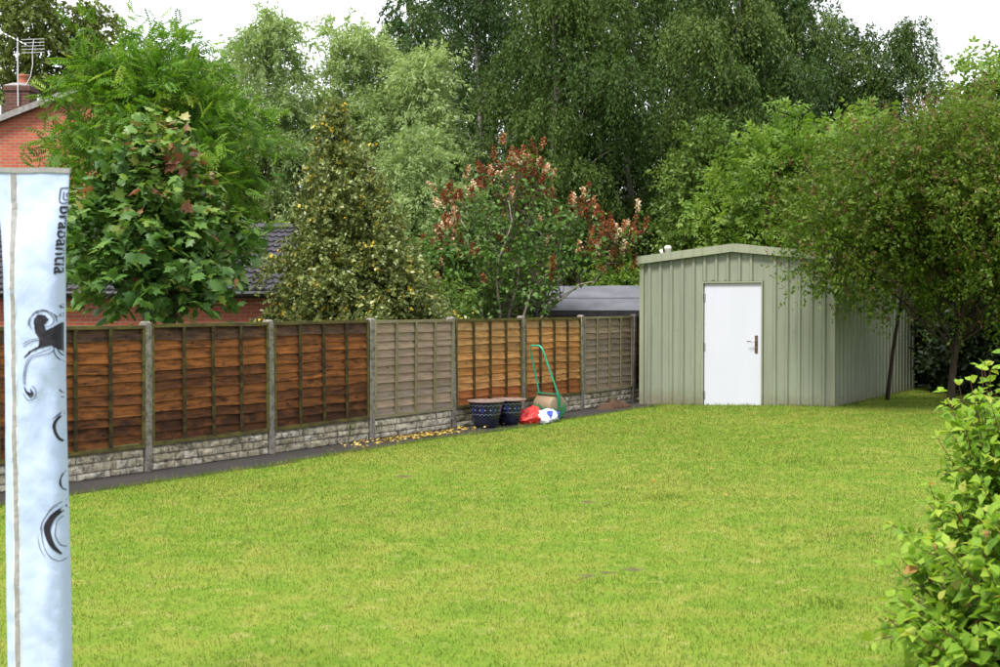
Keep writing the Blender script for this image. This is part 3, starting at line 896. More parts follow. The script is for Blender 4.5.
    line(K3([(215,300),(180,330),(158,380),(160,440),(180,490),(215,522),(242,505),(240,480)])); line(K3([(255,280),(205,300),(170,345),(152,395)]))
    line(K3([(250,330),(215,360),(205,410),(215,450),(232,470)])); line(K3([(230,180),(222,215),(235,250)])); line(K3([(240,160),(226,190),(228,235),(250,265)])); line(K3([(140,420),(150,470),(170,500)]), .0006, .001)
    line(K3([(272,490),(262,560),(260,640),(272,667)]), .001, .003); line(K3([(270,520),(275,500),(277,480)]), .001, .006)
    # logo above the lettering: a little house with a spiral
    line([(53,187),(61,187),(66,194),(61,201),(53,201),(53,187)], .0022, .0022, 3)
    line([(56,190),(56,198),(61,198),(63,194),(60,191),(58,194),(60,196)], .0018, .0018, 5)
    # lettering reads downwards
    cu = bpy.data.curves.new('lettering', 'FONT'); cu.body = 'brabantia'; cu.size = .058; cu.space_character = 1.02
    cu.resolution_u = 3; cu.offset = .0012
    to = bpy.data.objects.new('lettering_source', cu); col.objects.link(to)
    dg = bpy.context.evaluated_depsgraph_get(); tm = to.evaluated_get(dg).to_mesh()
    bm = bmesh.new(); bm.from_mesh(tm); bmesh.ops.triangulate(bm, faces=bm.faces[:])
    xs = [v.co.x for v in bm.verts]; x0, x1 = min(xs), max(xs); kx = .272/(x1-x0)
    bmesh.ops.subdivide_edges(bm, edges=[e for e in bm.edges if e.calc_length() > .012], cuts=3)
    for v in bm.verts:
        gx = (v.co.x-x0)*kx; gy = v.co.y
        z = Z(205) - gx; v.co = Vector(cov(S(54.0) + gy/.12, z, .0036))
    lm = bpy.data.meshes.new('lettering'); bm.to_mesh(lm); bm.free()
    to.to_mesh_clear if False else None
    bpy.data.objects.remove(to)
    child(link('lettering', lm, m_ink))
    child(ink.build('flourish_print', m_ink))
    mb = MB(); mb.tube([(CX, CY, -.02), (CX, CY, CB+.3)], .025, 14)
    child(mb.build('pole', m_steel, None, True))
    # ground socket
    mb = MB(); mb.lathe([(.025,.0),(.045,0),(.045,.06),(.027,.065)], 14, (CX, CY, .02)); child(mb.build('ground_socket', m_rgreen, None, True))
mk_cover()

# ------------------------------------------------------------------ buildings beyond the fence
def brick_mat(name, c1, c2, mortar):
    m, t, b, _ = mat_new(name); p = wpos(t)
    sx = N(t, 'ShaderNodeSeparateXYZ'); t.links.new(p, sx.inputs[0])
    ad = N(t, 'ShaderNodeMath', operation='ADD'); t.links.new(sx.outputs[0], ad.inputs[0]); t.links.new(sx.outputs[1], ad.inputs[1])
    cb = N(t, 'ShaderNodeCombineXYZ'); t.links.new(ad.outputs[0], cb.inputs[0]); t.links.new(sx.outputs[2], cb.inputs[1])
    br = N(t, 'ShaderNodeTexBrick'); t.links.new(cb.outputs[0], br.inputs['Vector'])
    br.inputs['Scale'].default_value = 1; br.inputs['Brick Width'].default_value = .225; br.inputs['Row Height'].default_value = .075
    br.inputs['Mortar Size'].default_value = .010; br.inputs['Bias'].default_value = -.1
    br.inputs['Color1'].default_value = (*c1, 1); br.inputs['Color2'].default_value = (*c2, 1); br.inputs['Mortar'].default_value = (*mortar, 1)
    c = cmix(t, br.outputs[0], (.5,.42,.38), ramp(t, tnoise(t, p, 2.5, 5, .65), [(.4, (0,0,0)), (.75, (.35,.35,.35))]), 'MULTIPLY')
    t.links.new(c, b.inputs['Base Color']); b.inputs['Roughness'].default_value = .9; b.inputs['Specular IOR Level'].default_value = .2
    bump(t, b, br.outputs['Fac'], -.6, .01); return m
m_brick = brick_mat('red_brick', (.40,.105,.055), (.31,.080,.046), (.30,.19,.145))
m_brick2 = brick_mat('chimney_brick', (.12,.045,.032), (.085,.036,.03), (.12,.095,.08))
m_tile = simple('dark_roof_tile', (.022,.021,.026), (.045,.042,.050), 3, .6, .35, .3, 30, world=True)
m_felt = simple('grey_roof_felt', (.085,.088,.10), (.125,.128,.145), 2.5, .85, .2, .5, 120, world=True)
m_fascia = simple('black_fascia', (.012,.012,.014), (.03,.03,.032), 6, .5, .3, .1)
m_verge = simple('mortared_verge', (.16,.15,.14), (.28,.26,.25), 12, .9, .2, .3, world=True)
m_shedwood = simple('old_shed_timber', (.05,.035,.024), (.10,.07,.045), 8, .9, .1, .3)
m_barge = simple('mossy_barge_timber', (.17,.13,.07), (.28,.22,.13), 8, .9, .1, .3)

def tile_slope(xa, xb, y0, z0, y1, z1, course=.26, roll=.15):
    """a roof slope facing -Y from eave (y0,z0) to ridge (y1,z1), lapped courses of rolled tiles; xa/xb: functions of q"""
    mb = MB(); L = math.hypot(y1-y0, z1-z0); nc = max(3, int(L/course)); cy, cz = (y1-y0)/L, (z1-z0)/L
    nx = int((xb(0)-xa(0))/roll)*4
    for c in range(nc):
        for e in (0, 1):
            q = (c+e)/nc; x0_, x1_ = xa(q), xb(q)
            for k in range(nx+1):
                x = x0_+(x1_-x0_)*k/nx
                ph = (x/roll) % 1
                hgt = .03*max(0, math.sin(math.pi*min(1, ph/.55))) + (.032 if e == 0 else .0) + .004*mnoise.noise((x*3, c*1.7, 0))
                mb.v.append((x, y0+(y1-y0)*q - cz*hgt, z0+(z1-z0)*q + cy*hgt))
    w_ = nx+1
    for r_ in range(2*nc-1):
        for k in range(nx):
            a = r_*w_+k; mb.f.append((a, a+1, a+w_+1, a+w_))
    # lower lip
    b = len(mb.v)
    for k in range(w_): v = mb.v[k]; mb.v.append((v[0], v[1]+.01, v[2]-.04))
    for k in range(nx): mb.f.append((b+k, b+k+1, k+1, k))
    return mb

# brick garage with a dark tiled roof
ga = empty('brick_garage', (-7.2, 25.6, -.02)); tag(ga, 'low red brick garage with dark tiled roof behind the fence', 'garage')
def chl(o, root): o.parent = root; o.matrix_parent_inverse = Matrix.Translation(-Vector(root.location)); return o
gx0, gx1, gy0, gy1 = -12.5, -3.15, 25.6, 30.9
mb = MB().box(gx0, gx1, gy0, gy1-1.2, -.02, 2.03); chl(mb.build('wall', m_brick), ga)
ey, ez, ry, rz_ = gy0-.28, 2.05, 28.2, 3.42
rfm = chl(tile_slope(lambda q: gx0-.2, lambda q: gx1+.2-1.15*q, ey, ez, ry, rz_).build('roof', m_tile), ga)
mb = MB(); mb.add([(gx0-.2,ry,rz_),(gx1-.95,ry,rz_),(gx1+.2,30.9,2.05),(gx0-.2,30.9,2.05)], [(0,1,2,3)]); mb.add([(gx1-.95,ry,rz_),(gx1+.2,ey,ez),(gx1+.2,30.9,2.05)], [(0,1,2)])
chl(mb.build('roof_back', m_tile), ga)
mb = MB().tube([(gx0-.2, ry, rz_+.02), (gx1-.95, ry, rz_+.02)], .09, 8); mb.tube([(gx1-.95, ry, rz_+.02), (gx1+.2, ey, ez+.04)], .08, 8)
chl(mb.build('ridge_tiles', m_tile), ga)
mb = MB().box(gx0-.2, gx1+.2, ey+.03, ey+.06, 1.90, 2.04); mb.tube([(gx0-.2, ey-.03, 1.99), (gx1+.2, ey-.03, 1.98)], .055, 8)
chl(mb.build('gutter', m_fascia), ga)

# brick house gable with chimney
ho = empty('brick_house', (-10.5, 30.6, -.02)); tag(ho, 'red brick house gable with sloping roof edge and chimney', 'house')
AX, AZ = -9.2, 7.12; LX, LZ = -16.0, 4.50; RX, RZ = -7.1, 6.27
mb = MB(); mb.add([(LX,31,-.02),(RX,31,-.02),(RX,31,RZ),(AX,31,AZ),(LX,31,LZ),(LX,39,-.02),(RX,39,-.02),(RX,39,RZ),(AX,39,AZ),(LX,39,LZ)],
   [(0,1,2,3,4),(5,9,8,7,6),(0,4,9,5),(1,6,7,2)])
chl(mb.build('wall', m_brick), ho)
mb = MB(); T = .10
for (xa, za, xb, zb) in ((LX-.4, LZ-.154, AX, AZ), (AX, AZ, RX+.3, RZ-.121)):
    mb.add([(xa,30.88,za+.01),(xb,30.88,zb+.01),(xb,39.1,zb+.01),(xa,39.1,za+.01),(xa,30.88,za+T),(xb,30.88,zb+T),(xb,39.1,zb+T),(xa,39.1,za+T)],
       [(0,3,2,1),(4,5,6,7),(0,1,5,4),(1,2,6,5),(2,3,7,6),(3,0,4,7)])
hr = chl(mb.build('roof', m_tile), ho)
mb = MB()
for (xa, za, xb, zb) in ((LX-.4, LZ-.154, AX, AZ), (AX, AZ, RX+.3, RZ-.121)):
    mb.add([(xa,30.80,za-.02),(xb,30.80,zb-.02),(xb,30.877,zb-.02),(xa,30.877,za-.02),(xa,30.80,za+T+.03),(xb,30.80,zb+T+.03),(xb,30.877,zb+T+.03),(xa,30.877,za+T+.03)],
       [(0,3,2,1),(4,5,6,7),(0,1,5,4),(1,2,6,5),(2,3,7,6),(3,0,4,7)])
chl(mb.build('verge', m_verge), ho)
cx, cy_ = -11.74, 32.0
CHZ = .28
mb = MB().box(cx-.29, cx+.29, cy_-.29, cy_+.29, 5.4, 6.69+CHZ); mb.box(cx-.325, cx+.325, cy_-.325, cy_+.325, 6.69+CHZ, 6.804+CHZ)
ch = chl(mb.build('chimney', m_brick2), ho)
mb = MB().add([(cx-.33,cy_-.33,6.805+CHZ),(cx+.33,cy_-.33,6.805+CHZ),(cx+.33,cy_+.33,6.805+CHZ),(cx-.33,cy_+.33,6.805+CHZ),(cx-.15,cy_-.15,6.90+CHZ),(cx+.15,cy_-.15,6.90+CHZ),(cx+.15,cy_+.15,6.90+CHZ),(cx-.15,cy_+.15,6.90+CHZ)], [(0,1,5,4),(1,2,6,5),(2,3,7,6),(3,0,4,7),(4,5,6,7)])
chl(mb.build('chimney_flaunching', m_verge), ho)
pm = simple('terracotta', (.30,.10,.06), (.38,.14,.085), 8, .9, .2, .2, world=True)
mb = MB().lathe([(.125,.0),(.11,.05),(.105,.18),(.125,.20),(.125,.24),(.10,.25),(.09,.2)], 18, (cx+.05, cy_, 6.87+CHZ)); chl(mb.build('chimney_pot', pm, None, True), ho)
mb = MB().box(-12.36, -12.16, 31.8, 32.02, 5.6, 6.62); chl(mb.build('white_flue', m_vent), ho)
m_alu = simple('aerial_aluminium', (.5,.5,.5), (.62,.62,.62), 20, .35, .5, 0, metallic=.9)
ae = empty('television_aerial', (cx+.05, cy_-.345, 6.6+CHZ)); tag(ae, 'thin metal television aerial clamped to the brick chimney', 'aerial')
mb = MB().tube([(0,0,-.3),(0,0,1.36)], .018, 8); mb.build('mast', m_alu, ae)
mb = MB().tube([(.24,-.1,1.16),(-.66,.15,1.62)], .014, 6); mb.build('boom', m_alu, ae)
for k in range(9):
    q = k/8; x_, y_, z_ = .22-.86*q, -.1+.24*q, 1.17+.44*q; h_ = .19-.06*q
    MB().tube([(x_-.02, y_-h_*.9, z_+.02), (x_+.02, y_+h_*.9, z_-.02)], .008, 5).build('element', m_alu, ae)
for z_ in (.98, 1.06, 1.14, 1.22, 1.30):
    MB().tube([(.10,-.02,z_),(.66,-.02,z_+.02)], .008, 5).build('reflector_rod', m_alu, ae)
MB().tube([(.36,-.03,.96),(.40,-.02,1.32)], .010, 5).build('reflector_upright', m_alu, ae)
mb = MB().tube([(.35,.02,1.0),(.36,.0,.7),(.30,.02,.42),(.16,.06,.2)], .010, 6); mb.build('cable', m_vent, ae)

# felt-roofed timber shed
fs = empty('felt_shed', (1.6, 25.4, -.02)); tag(fs, 'old timber shed with grey felt roof behind the orange panels', 'shed')
fx0, fx1 = .42, 3.0
mb = MB(); mb.add([(fx0+.1,25.15,-.02),(fx1-.1,25.15,-.02),(fx1-.1,27.4,-.02),(fx0+.1,27.4,-.02),(fx0+.1,25.15,1.60),(fx1-.1,25.15,1.60),(fx1-.1,27.4,1.60),(fx0+.1,27.4,1.60),(fx0+.1,26.27,2.08),(fx1-.1,26.27,2.08)],
    [(0,1,5,4),(1,2,6,9,5),(2,3,7,6),(3,0,4,8,7)]); chl(mb.build('wall', m_shedwood), fs)
mb = MB(); n = 24
for side, (ya, za, yb, zb) in enumerate(((25.0, 1.645, 26.27, 2.16), (27.55, 1.645, 26.27, 2.16))):
    b0 = len(mb.v)
    for j in range(7):
        for k in range(n+1):
            q = j/6; x = fx0+(fx1-fx0)*k/n
            mb.v.append((x, ya+(yb-ya)*q, za+(zb-za)*q + .012*mnoise.noise((x*2, q*2, side)) - .015*math.sin(math.pi*k/n)))
    for j in range(6):
        for k in range(n):
            a = b0+j*(n+1)+k; mb.f.append((a,a+1,a+n+2,a+n+1) if side == 0 else (a,a+n+1,a+n+2,a+1))
frf = chl(mb.build('roof', m_felt, None, True), fs)
mb = MB().box(fx0, fx1, 24.99, 25.0, 1.55, 1.66); chl(mb.build('eave_drip', m_fascia), fs)
mb = MB()
for j, q in ((0, .5),):
    y_, z_ = 25.0+1.27*q, 1.645+.515*q
    mb.add([(fx0,y_-.02,z_+.0),(fx1,y_-.02,z_+.0),(fx1,y_,z_+.02),(fx0,y_,z_+.02)], [(0,1,2,3)])
chl(mb.build('felt_lap', m_felt), fs)
for xx in (fx1, fx0-.03):
    mb = MB()
    mb.add([(xx,24.98,1.56),(xx,26.27,2.08),(xx,26.27,2.18),(xx,24.98,1.66),(xx+.03,24.98,1.56),(xx+.03,26.27,2.08),(xx+.03,26.27,2.18),(xx+.03,24.98,1.66)], [(0,1,2,3),(7,6,5,4),(3,2,6,7),(0,4,5,1),(0,3,7,4)])
    mb.add([(xx,27.56,1.56),(xx,26.27,2.08),(xx,26.27,2.18),(xx,27.56,1.66),(xx+.03,27.56,1.56),(xx+.03,26.27,2.08),(xx+.03,26.27,2.18),(xx+.03,27.56,1.66)], [(3,2,1,0),(4,5,6,7),(7,6,2,3),(1,5,4,0),(4,7,3,0)])
    chl(mb.build('barge_board', m_barge), fs)

# ------------------------------------------------------------------ foliage machinery
def norm(v): return v/np.maximum(np.linalg.norm(v, axis=1, keepdims=True), 1e-9)
T_TRI = (np.array([(0,.46,.05),(.12,-.46,.05),(1,.04,-.05)], float), np.array([(0,1,2)]))
T_DIA = (np.array([(0,0,0),(.42,.5,.10),(1,0,-.06),(.42,-.5,.10)], float), np.array([(0,2,1),(0,3,2)]))
T_OVA = (np.array([(0,0,0),(.22,.36,.07),(.55,.42,.05),(1,0,-.14),(.55,-.42,.05),(.22,-.36,.07),(.5,0,-.03)], float),
         np.array([(6,0,5),(6,1,0),(6,2,1),(6,3,2),(6,4,3),(6,5,4)])[:, [0,2,1]])
mo = [(0,0),(-.08,.20),(.06,.30),(.16,.62),(.34,.36),(.60,.52),(.64,.24),(1.0,0)]
mo = mo + [(x, -y) for x, y in reversed(mo[1:-1])]
T_MAP = (np.array([(x, y, -.10*(x-.35)**2 - .16*abs(y)) for x, y in mo] + [(.34, 0, .02)], float), np.array([(len(mo), k, (k+1) % len(mo)) for k in range(len(mo))])[:, [0,2,1]])
def pinnate(npair=6, ll=.30, lw=.105, droop=.22):
    V, F = [], []
    def leaf(x, s, ang, L):
        b = len(V); c, q = math.cos(ang), math.sin(ang)*s
        z0 = -droop*x*x
        for a, w_, z in ((0,0,0),(.45,.5,.02),(1,0,-.06),(.45,-.5,.02)):
            V.append((x + L*a*c - lw*w_*q, L*a*q + lw*w_*c, z0 + z - .06*a))
        F.extend([(b,b+2,b+1),(b,b+3,b+2)])
    for k in range(npair):
        x = .22+.68*k/(npair-1)
        for s in (-1, 1): leaf(x, s, R(58), ll*(1-.15*abs(k-2.5)/2.5))
    leaf(.92, 1, 0, ll)
    return np.array(V, float), np.array(F)
T_PIN = pinnate()
T_SPR = pinnate(3, .42, .20, .15)       # short spray of 7 leaves, for far crowns

def cloud(P, A, Nn, S, T, wd=None):
    """leaf instances -> arrays. S length, wd width ratio"""
    tv, tf = T
    A = norm(A); B = norm(np.cross(Nn, A)); C = np.cross(A, B)
    S = np.broadcast_to(np.asarray(S, float), (len(P),))
    wdv = np.ones(len(P)) if wd is None else np.broadcast_to(np.asarray(wd, float), (len(P),))
    V = P[:,None,:] + S[:,None,None]*(tv[None,:,0:1]*A[:,None,:] + (tv[None,:,1:2]*wdv[:,None,None])*B[:,None,:] + tv[None,:,2:3]*C[:,None,:])
    F = tf[None,:,:] + (np.arange(len(P))*len(tv))[:,None,None]
    return V.reshape(-1,3), F.reshape(-1, tf.shape[1])

def env_lobes(rng, base, z0, z1, prof, n, rl, inner=.55, sq=.8):
    """clumps spread through a crown whose half-width at height fraction h is prof(h)"""
    out = []; a = rng.uniform(0, 6.28)
    for i in range(n):
        h = (i+rng.random())/n
        r_ = prof(h)*(inner + (1-inner)*rng.random())*(.25+.75*rng.random()**.5)
        a += 2.4 + rng.normal(0, .4)
        rr = rl*(.7+.6*rng.random())*(.6+.4*min(1, prof(h)/max(prof(.4), .01)))
        out.append((base[0]+r_*math.cos(a), base[1]+r_*math.sin(a), z0+(z1-z0)*h, rr, rr, rr*sq))
    return np.array(out)

def twigs(rng, lobes, n, inner=.35, upb=.25, low=-1.0):
    vol = (lobes[:,3]*lobes[:,4]*lobes[:,5])**(2/3)
    idx = rng.choice(len(lobes), n, p=vol/vol.sum())
    d = rng.normal(size=(n,3)); d[:,2] += upb; d = norm(d)
    f = d[:,2] < low; d[f,2] *= -1
    rad = inner + (1-inner)*rng.random(n)**.6
    P = lobes[idx,0:3] + d*lobes[idx,3:6]*rad[:,None]
    return P, d, idx

def leaves_on(rng, P0, D, L, k, droop, spread=.9, upw=.8, rnd=.7, jit=.02, tip=.0, hang=0.0):
    """k leaves along every twig; returns positions, axes, normals, twig index, parameter"""
    n = len(P0); L = np.broadcast_to(np.asarray(L, float), (n,)); droop = np.broadcast_to(np.asarray(droop, float), (n,))
    t = (np.arange(k)[None,:]+rng.random((n,k)))/k*(1-tip)+tip
    D = norm(D)
    Z = np.array([0,0,1.0])
    P = P0[:,None,:] + D[:,None,:]*(L[:,None]*t)[:,:,None] - Z*(droop[:,None]*t**2)[:,:,None] + rng.normal(0, jit, (n,k,3))
    tan = D[:,None,:]*L[:,None,None] - Z*(2*droop[:,None]*t)[:,:,None]
    tan = tan/np.maximum(np.linalg.norm(tan, axis=2, keepdims=True), 1e-6)
    sd = rng.normal(size=(n,k,3)); sd -= tan*np.sum(sd*tan, axis=2, keepdims=True)
    sd /= np.maximum(np.linalg.norm(sd, axis=2, keepdims=True), 1e-6)
    A = tan*(1-.35*spread) + sd*spread - Z*hang
    Nn = Z*upw + rng.normal(0, rnd, (n,k,3))
    return P.reshape(-1,3), A.reshape(-1,3), Nn.reshape(-1,3), np.repeat(np.arange(n), k), t.ravel()

def fence_v(P): return (P[:,0]-FO.x)*FV.x + (P[:,1]-FO.y)*FV.y
def shed_keep(P, pad=.05):
    a = (P[:,0]-SH.x)*SX.x + (P[:,1]-SH.y)*SX.y; b = (P[:,0]-SH.x)*SY.x + (P[:,1]-SH.y)*SY.y
    return ~((a > -pad-.1) & (a < SW+pad+.1) & (b > -.15-pad) & (b < SD+pad+.1) & (P[:,2] < AH+.15))

def bark(name, a, b_, sc=18, stretch=.25):
    m, t, b, _ = mat_new(name); p = wpos(t)
    f = tnoise(t, mapping(t, p, (1, 1, stretch)), sc, 5, .7)
    t.links.new(ramp(t, f, [(.35, a), (.65, b_)]), b.inputs['Base Color']); b.inputs['Roughness'].default_value = .9; b.inputs['Specular IOR Level'].default_value = .15
    bump(t, b, f, .6, .02); return m
m_bark = bark('brown_bark', (.045,.035,.026), (.11,.09,.07))
m_bark_d = bark('dark_bark', (.022,.016,.012), (.055,.042,.032))
m_bark_p = bark('pale_bark', (.20,.165,.13), (.36,.31,.25))
m_bark_b = bark('birch_bark', (.10,.09,.08), (.42,.38,.33), 9, 2.5)
m_stem_r = bark('reddish_stem', (.06,.025,.018), (.13,.06,.04), 40, .3)

def wob(rng, p0, p1, n=6, amp=.06, arch=0.0):
    p0 = Vector(p0); p1 = Vector(p1); L = (p1-p0).length; out = []
    for i in range(n+1):
        t = i/n; q = p0.lerp(p1, t)
        if 0 < i < n: q += Vector(rng.normal(0, amp*L*.35, 3))*math.sin(math.pi*t)
        q.z += arch*L*math.sin(math.pi*t); out.append(q)
    return out

def skeleton(rng, base, top, r0, lobes, start=.25, r_l=.28, rmin=.008, maxl=60, nside=7, amp=.05):
    mb = MB(); base = Vector(base); top = Vector(top)
    tp = wob(rng, base, top, 9, amp); rad = [r0*(1.25 if i == 0 else 1)*(1-.86*i/9) for i in range(10)]
    mb.tube(tp, rad, nside)
    H = top.z-base.z
    li = MB()
    for l in lobes[:maxl]:
        c = Vector(l[0:3]); reach = (Vector((c.x, c.y, 0))-Vector((tp[5].x, tp[5].y, 0))).length
        zt = max(base.z+H*start, min(top.z*.97, c.z-reach*.7)); q = (zt-base.z)/H*9; i = min(8, int(q))
        s = tp[i].lerp(tp[i+1], q-i); rs = max(rmin, r0*(1-.86*q/9)*r_l*1.6)
        pts = wob(rng, s, c, 5, .10, .06); li.tube(pts, [rs*(1-.78*j/5) for j in range(6)], 5, False)
    return mb, li

CAMP = np.array([0, 0, 1.78])
def grow(name, label, cat, base, lm, parts, trunkmb=None, limbmb=None, bm_=None, group=None, sep=0, sepT=None, crown='crown', extra=None, twigmb=None, kind=None):
    """parts: list of (P,A,N,S,T,tone,width). sep: number of nearest leaves of the first entry to build one by one"""
    root = empty(name, base); tag(root, label, cat, group, kind)
    b = np.array(base, float)
    if trunkmb: trunkmb.v = [tuple(np.array(v)-b) for v in trunkmb.v]; trunkmb.build('trunk', bm_, root, True)
    if limbmb and limbmb.v: limbmb.v = [tuple(np.array(v)-b) for v in limbmb.v]; limbmb.build('limbs', bm_, root, True)
    if twigmb and twigmb.v: twigmb.v = [tuple(np.array(v)-b) for v in twigmb.v]; twigmb.build('twigs', m_stem_r, root, True)
    for pi, (P, A, Nn, S, T, tone, wd, pname, pm) in enumerate(parts):
        S = np.broadcast_to(np.asarray(S, float), (len(P),)).copy(); tone = np.broadcast_to(np.asarray(tone, float), (len(P),)).copy()
        keep = np.ones(len(P), bool)
        if pi == 0 and sep:
            dist = np.linalg.norm(P-CAMP, axis=1) - 6*S
            vis = np.abs(P[:,0]) < .40*P[:,1]
            dist = dist + np.where(vis, 0, 100)
            order = np.argsort(dist)[:sep]; keep[order] = False
            Aq = norm(A[order]); B = norm(np.cross(Nn[order], Aq)); C = np.cross(Aq, B)
            lms = []
            for q in range(3):
                tv = T[0].copy(); tv[:,1] *= (1 if wd is None else wd)*(.9+.1*q); tv[:,2] *= (.6+.9*q)
                me = np_mesh('leaf', tv, T[1], None, False); me.materials.append(lm); lms.append(me)
            for j, ii in enumerate(order):
                o = bpy.data.objects.new('leaf', lms[j % 3]); col.objects.link(o); o.parent = root
                s = S[ii]
                M = Matrix(((Aq[j,0]*s, B[j,0]*s, C[j,0]*s, P[ii,0]-b[0]), (Aq[j,1]*s, B[j,1]*s, C[j,1]*s, P[ii,1]-b[1]), (Aq[j,2]*s, B[j,2]*s, C[j,2]*s, P[ii,2]-b[2]), (0,0,0,1)))
                o.matrix_basis = M; o.color = (1, 1, 1, 1-float(tone[ii])*.999)
        V, F = cloud(P[keep]-b, A[keep], Nn[keep], S[keep], T, wd)
        o = link(pname, np_mesh(pname, V, F, np.repeat(tone[keep], len(T[1]))), pm or lm, root)
        if pi == 0 and sep: o['kind'] = 'stuff'
    return root

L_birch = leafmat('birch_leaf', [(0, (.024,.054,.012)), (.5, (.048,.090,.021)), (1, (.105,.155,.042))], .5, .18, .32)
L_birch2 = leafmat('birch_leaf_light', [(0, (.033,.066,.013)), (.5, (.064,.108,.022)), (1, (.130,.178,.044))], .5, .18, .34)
L_willow = leafmat('willow_leaf', [(0, (.15,.22,.080)), (.5, (.24,.325,.128)), (1, (.36,.44,.20))], .5, .25, .42)
L_rowan = leafmat('rowan_leaf', [(0, (.042,.110,.010)), (.5, (.090,.195,.016)), (.85, (.18,.30,.028)), (1, (.26,.35,.045))], .45, .25, .40)
L_maple = leafmat('maple_leaf', [(0, (.044,.105,.022)), (.5, (.085,.175,.034)), (.78, (.17,.25,.048)), (.86, (.26,.25,.075)), (.94, (.26,.17,.07)), (1, (.22,.09,.055))], .42, .3, .30)
L_holly = leafmat('holly_leaf', [(0, (.072,.098,.024)), (.5, (.145,.178,.048)), (.80, (.26,.29,.11)), (.88, (.30,.30,.10)), (.95, (.55,.38,.05)), (1, (.60,.40,.04))], .36, .40, .22)
L_lilac = leafmat('shrub_leaf_green', [(0, (.050,.115,.024)), (.6, (.095,.18,.036)), (1, (.16,.25,.045))], .45, .25, .34)
L_dead = leafmat('dead_flower_head', [(0, (.12,.036,.018)), (.45, (.235,.075,.032)), (.75, (.33,.12,.055)), (.88, (.55,.34,.22)), (1, (.72,.60,.45))], .8, .1, .25)
L_elder = leafmat('elder_leaf', [(0, (.070,.140,.018)), (.5, (.13,.22,.030)), (1, (.23,.32,.060))], .45, .25, .42)
L_mid = leafmat('mid_green_leaf', [(0, (.062,.115,.022)), (.5, (.10,.165,.030)), (1, (.165,.225,.050))], .5, .22, .36)
L_right = leafmat('fine_green_leaf', [(0, (.048,.090,.011)), (.5, (.092,.148,.018)), (.9, (.162,.215,.032)), (1, (.19,.13,.05))], .45, .22, .40)
L_redbit = leafmat('brown_seed_spike', [(0, (.09,.042,.026)), (1, (.18,.085,.055))], .8, .1, .2)
L_hedge = leafmat('hedge_leaf_shade_darkened', [(0, (.008,.017,.006)), (1, (.022,.038,.012))], .5, .2, .15)  # dark hedge green, deepened further in the colour for the shade under the tree
L_front = leafmat('dogwood_leaf', [(0, (.085,.18,.020)), (.5, (.17,.295,.030)), (.85, (.31,.42,.050)), (.95, (.36,.34,.08)), (1, (.38,.20,.08))], .55, .22, .45)
L_conif = leafmat('olive_tree_leaf', [(0, (.085,.12,.028)), (.5, (.14,.18,.042)), (1, (.22,.26,.07))], .55, .2, .32)

# ---- birch wood
def birch(base, H, Rm, seed, lab, lm, n_l=34, n_tw=2000, k=32, low=.16, group='birches of the wood', hang=1.4, S=.105):
    rng = np.random.default_rng(seed)
    prof = lambda h: Rm*(.62+.65*math.sin(math.pi*min(1, (h*.86+.12))))*(1-.55*h**3)
    lob = env_lobes(rng, base, H*low, H*.95, prof, n_l, Rm*.36, .45, .62)
    P0, D, idx = twigs(rng, lob, n_tw, .15, .45)
    D[:,2] = np.abs(D[:,2])*.5
    Lh = rng.uniform(.25, .75, n_tw); dr = hang*rng.uniform(.35, 1.25, n_tw)
    P, A, Nn, ti, t = leaves_on(rng, P0, D, Lh, k, dr, .75, .55, .7, .05, hang=.45)
    lt = rng.normal(0, .12, len(lob))
    tone = np.clip(.42 + 1.7*lt[idx][ti] + rng.normal(0, .11, len(P)), 0, 1)
    keep = P[:,2] > .2
    tr, li = skeleton(rng, base, (base[0]+rng.normal(0,.3), base[1], H*.97), .13, lob, .2, .2, .012, 40, 7, .03)
    return grow('birch_tree', lab, 'tree', base, lm, [(P[keep],A[keep],Nn[keep],rng.uniform(.75,1.25,keep.sum())*S,T_TRI,tone[keep],.60,'crown',None)], tr, li, m_bark_b, group)
BW = [((-.6,40,0), 15.0, 2.5, 'tall dark birch whose crown rises beside the pale willows', 0),
      ((1.75,36.5,0), 13.6, 2.3, 'weeping birch with tiers of drooping dark foliage above the brown-flowered shrub', 1),
      ((4.1,39,0), 14.5, 2.4, 'weeping birch with olive drooping tiers behind the grey felt roof', 1),
      ((6.1,35.8,0), 12.6, 2.1, 'slender birch with a bare pale trunk behind the shed roof ridge', 1),
      ((8.3,38,0), 13.6, 2.2, 'tall birch with forked pale trunks above the light green elder', 0),
      ((11.0,41,0), 11.2, 2.1, 'rounded birch crown standing against the white sky', 1),
      ((12.5,40.0,0), 10.7, 2.0, 'outermost birch of the wood with loose drooping edge against the sky', 1)]
for q, (b_, H, Rm, lab, lmq) in enumerate(BW): birch(b_, H, Rm, 20+q, lab, L_birch2 if lmq else L_birch)
for q, (px, py, H) in enumerate(((-3.0,49,13.8), (.4,48,16.5), (3.4,49,17), (6.8,47,16.5), (9.6,48,15.5))):
    birch((px,py,0), H, 2.7, 40+q, ['birch at the back of the wood rising behind the willow tops', 'tall birch at the back of the wood, straight behind the brown-flowered shrub',
          'tall birch at the back of the wood, straight behind the felt-roofed shed', 'tall birch at the back of the wood, straight behind the white shed door', 'dark birch at the back of the wood beside the rounded crown'][q], L_birch, 40, 1600, 32, .10, 'birches at the back of the wood', 1.2, .15)

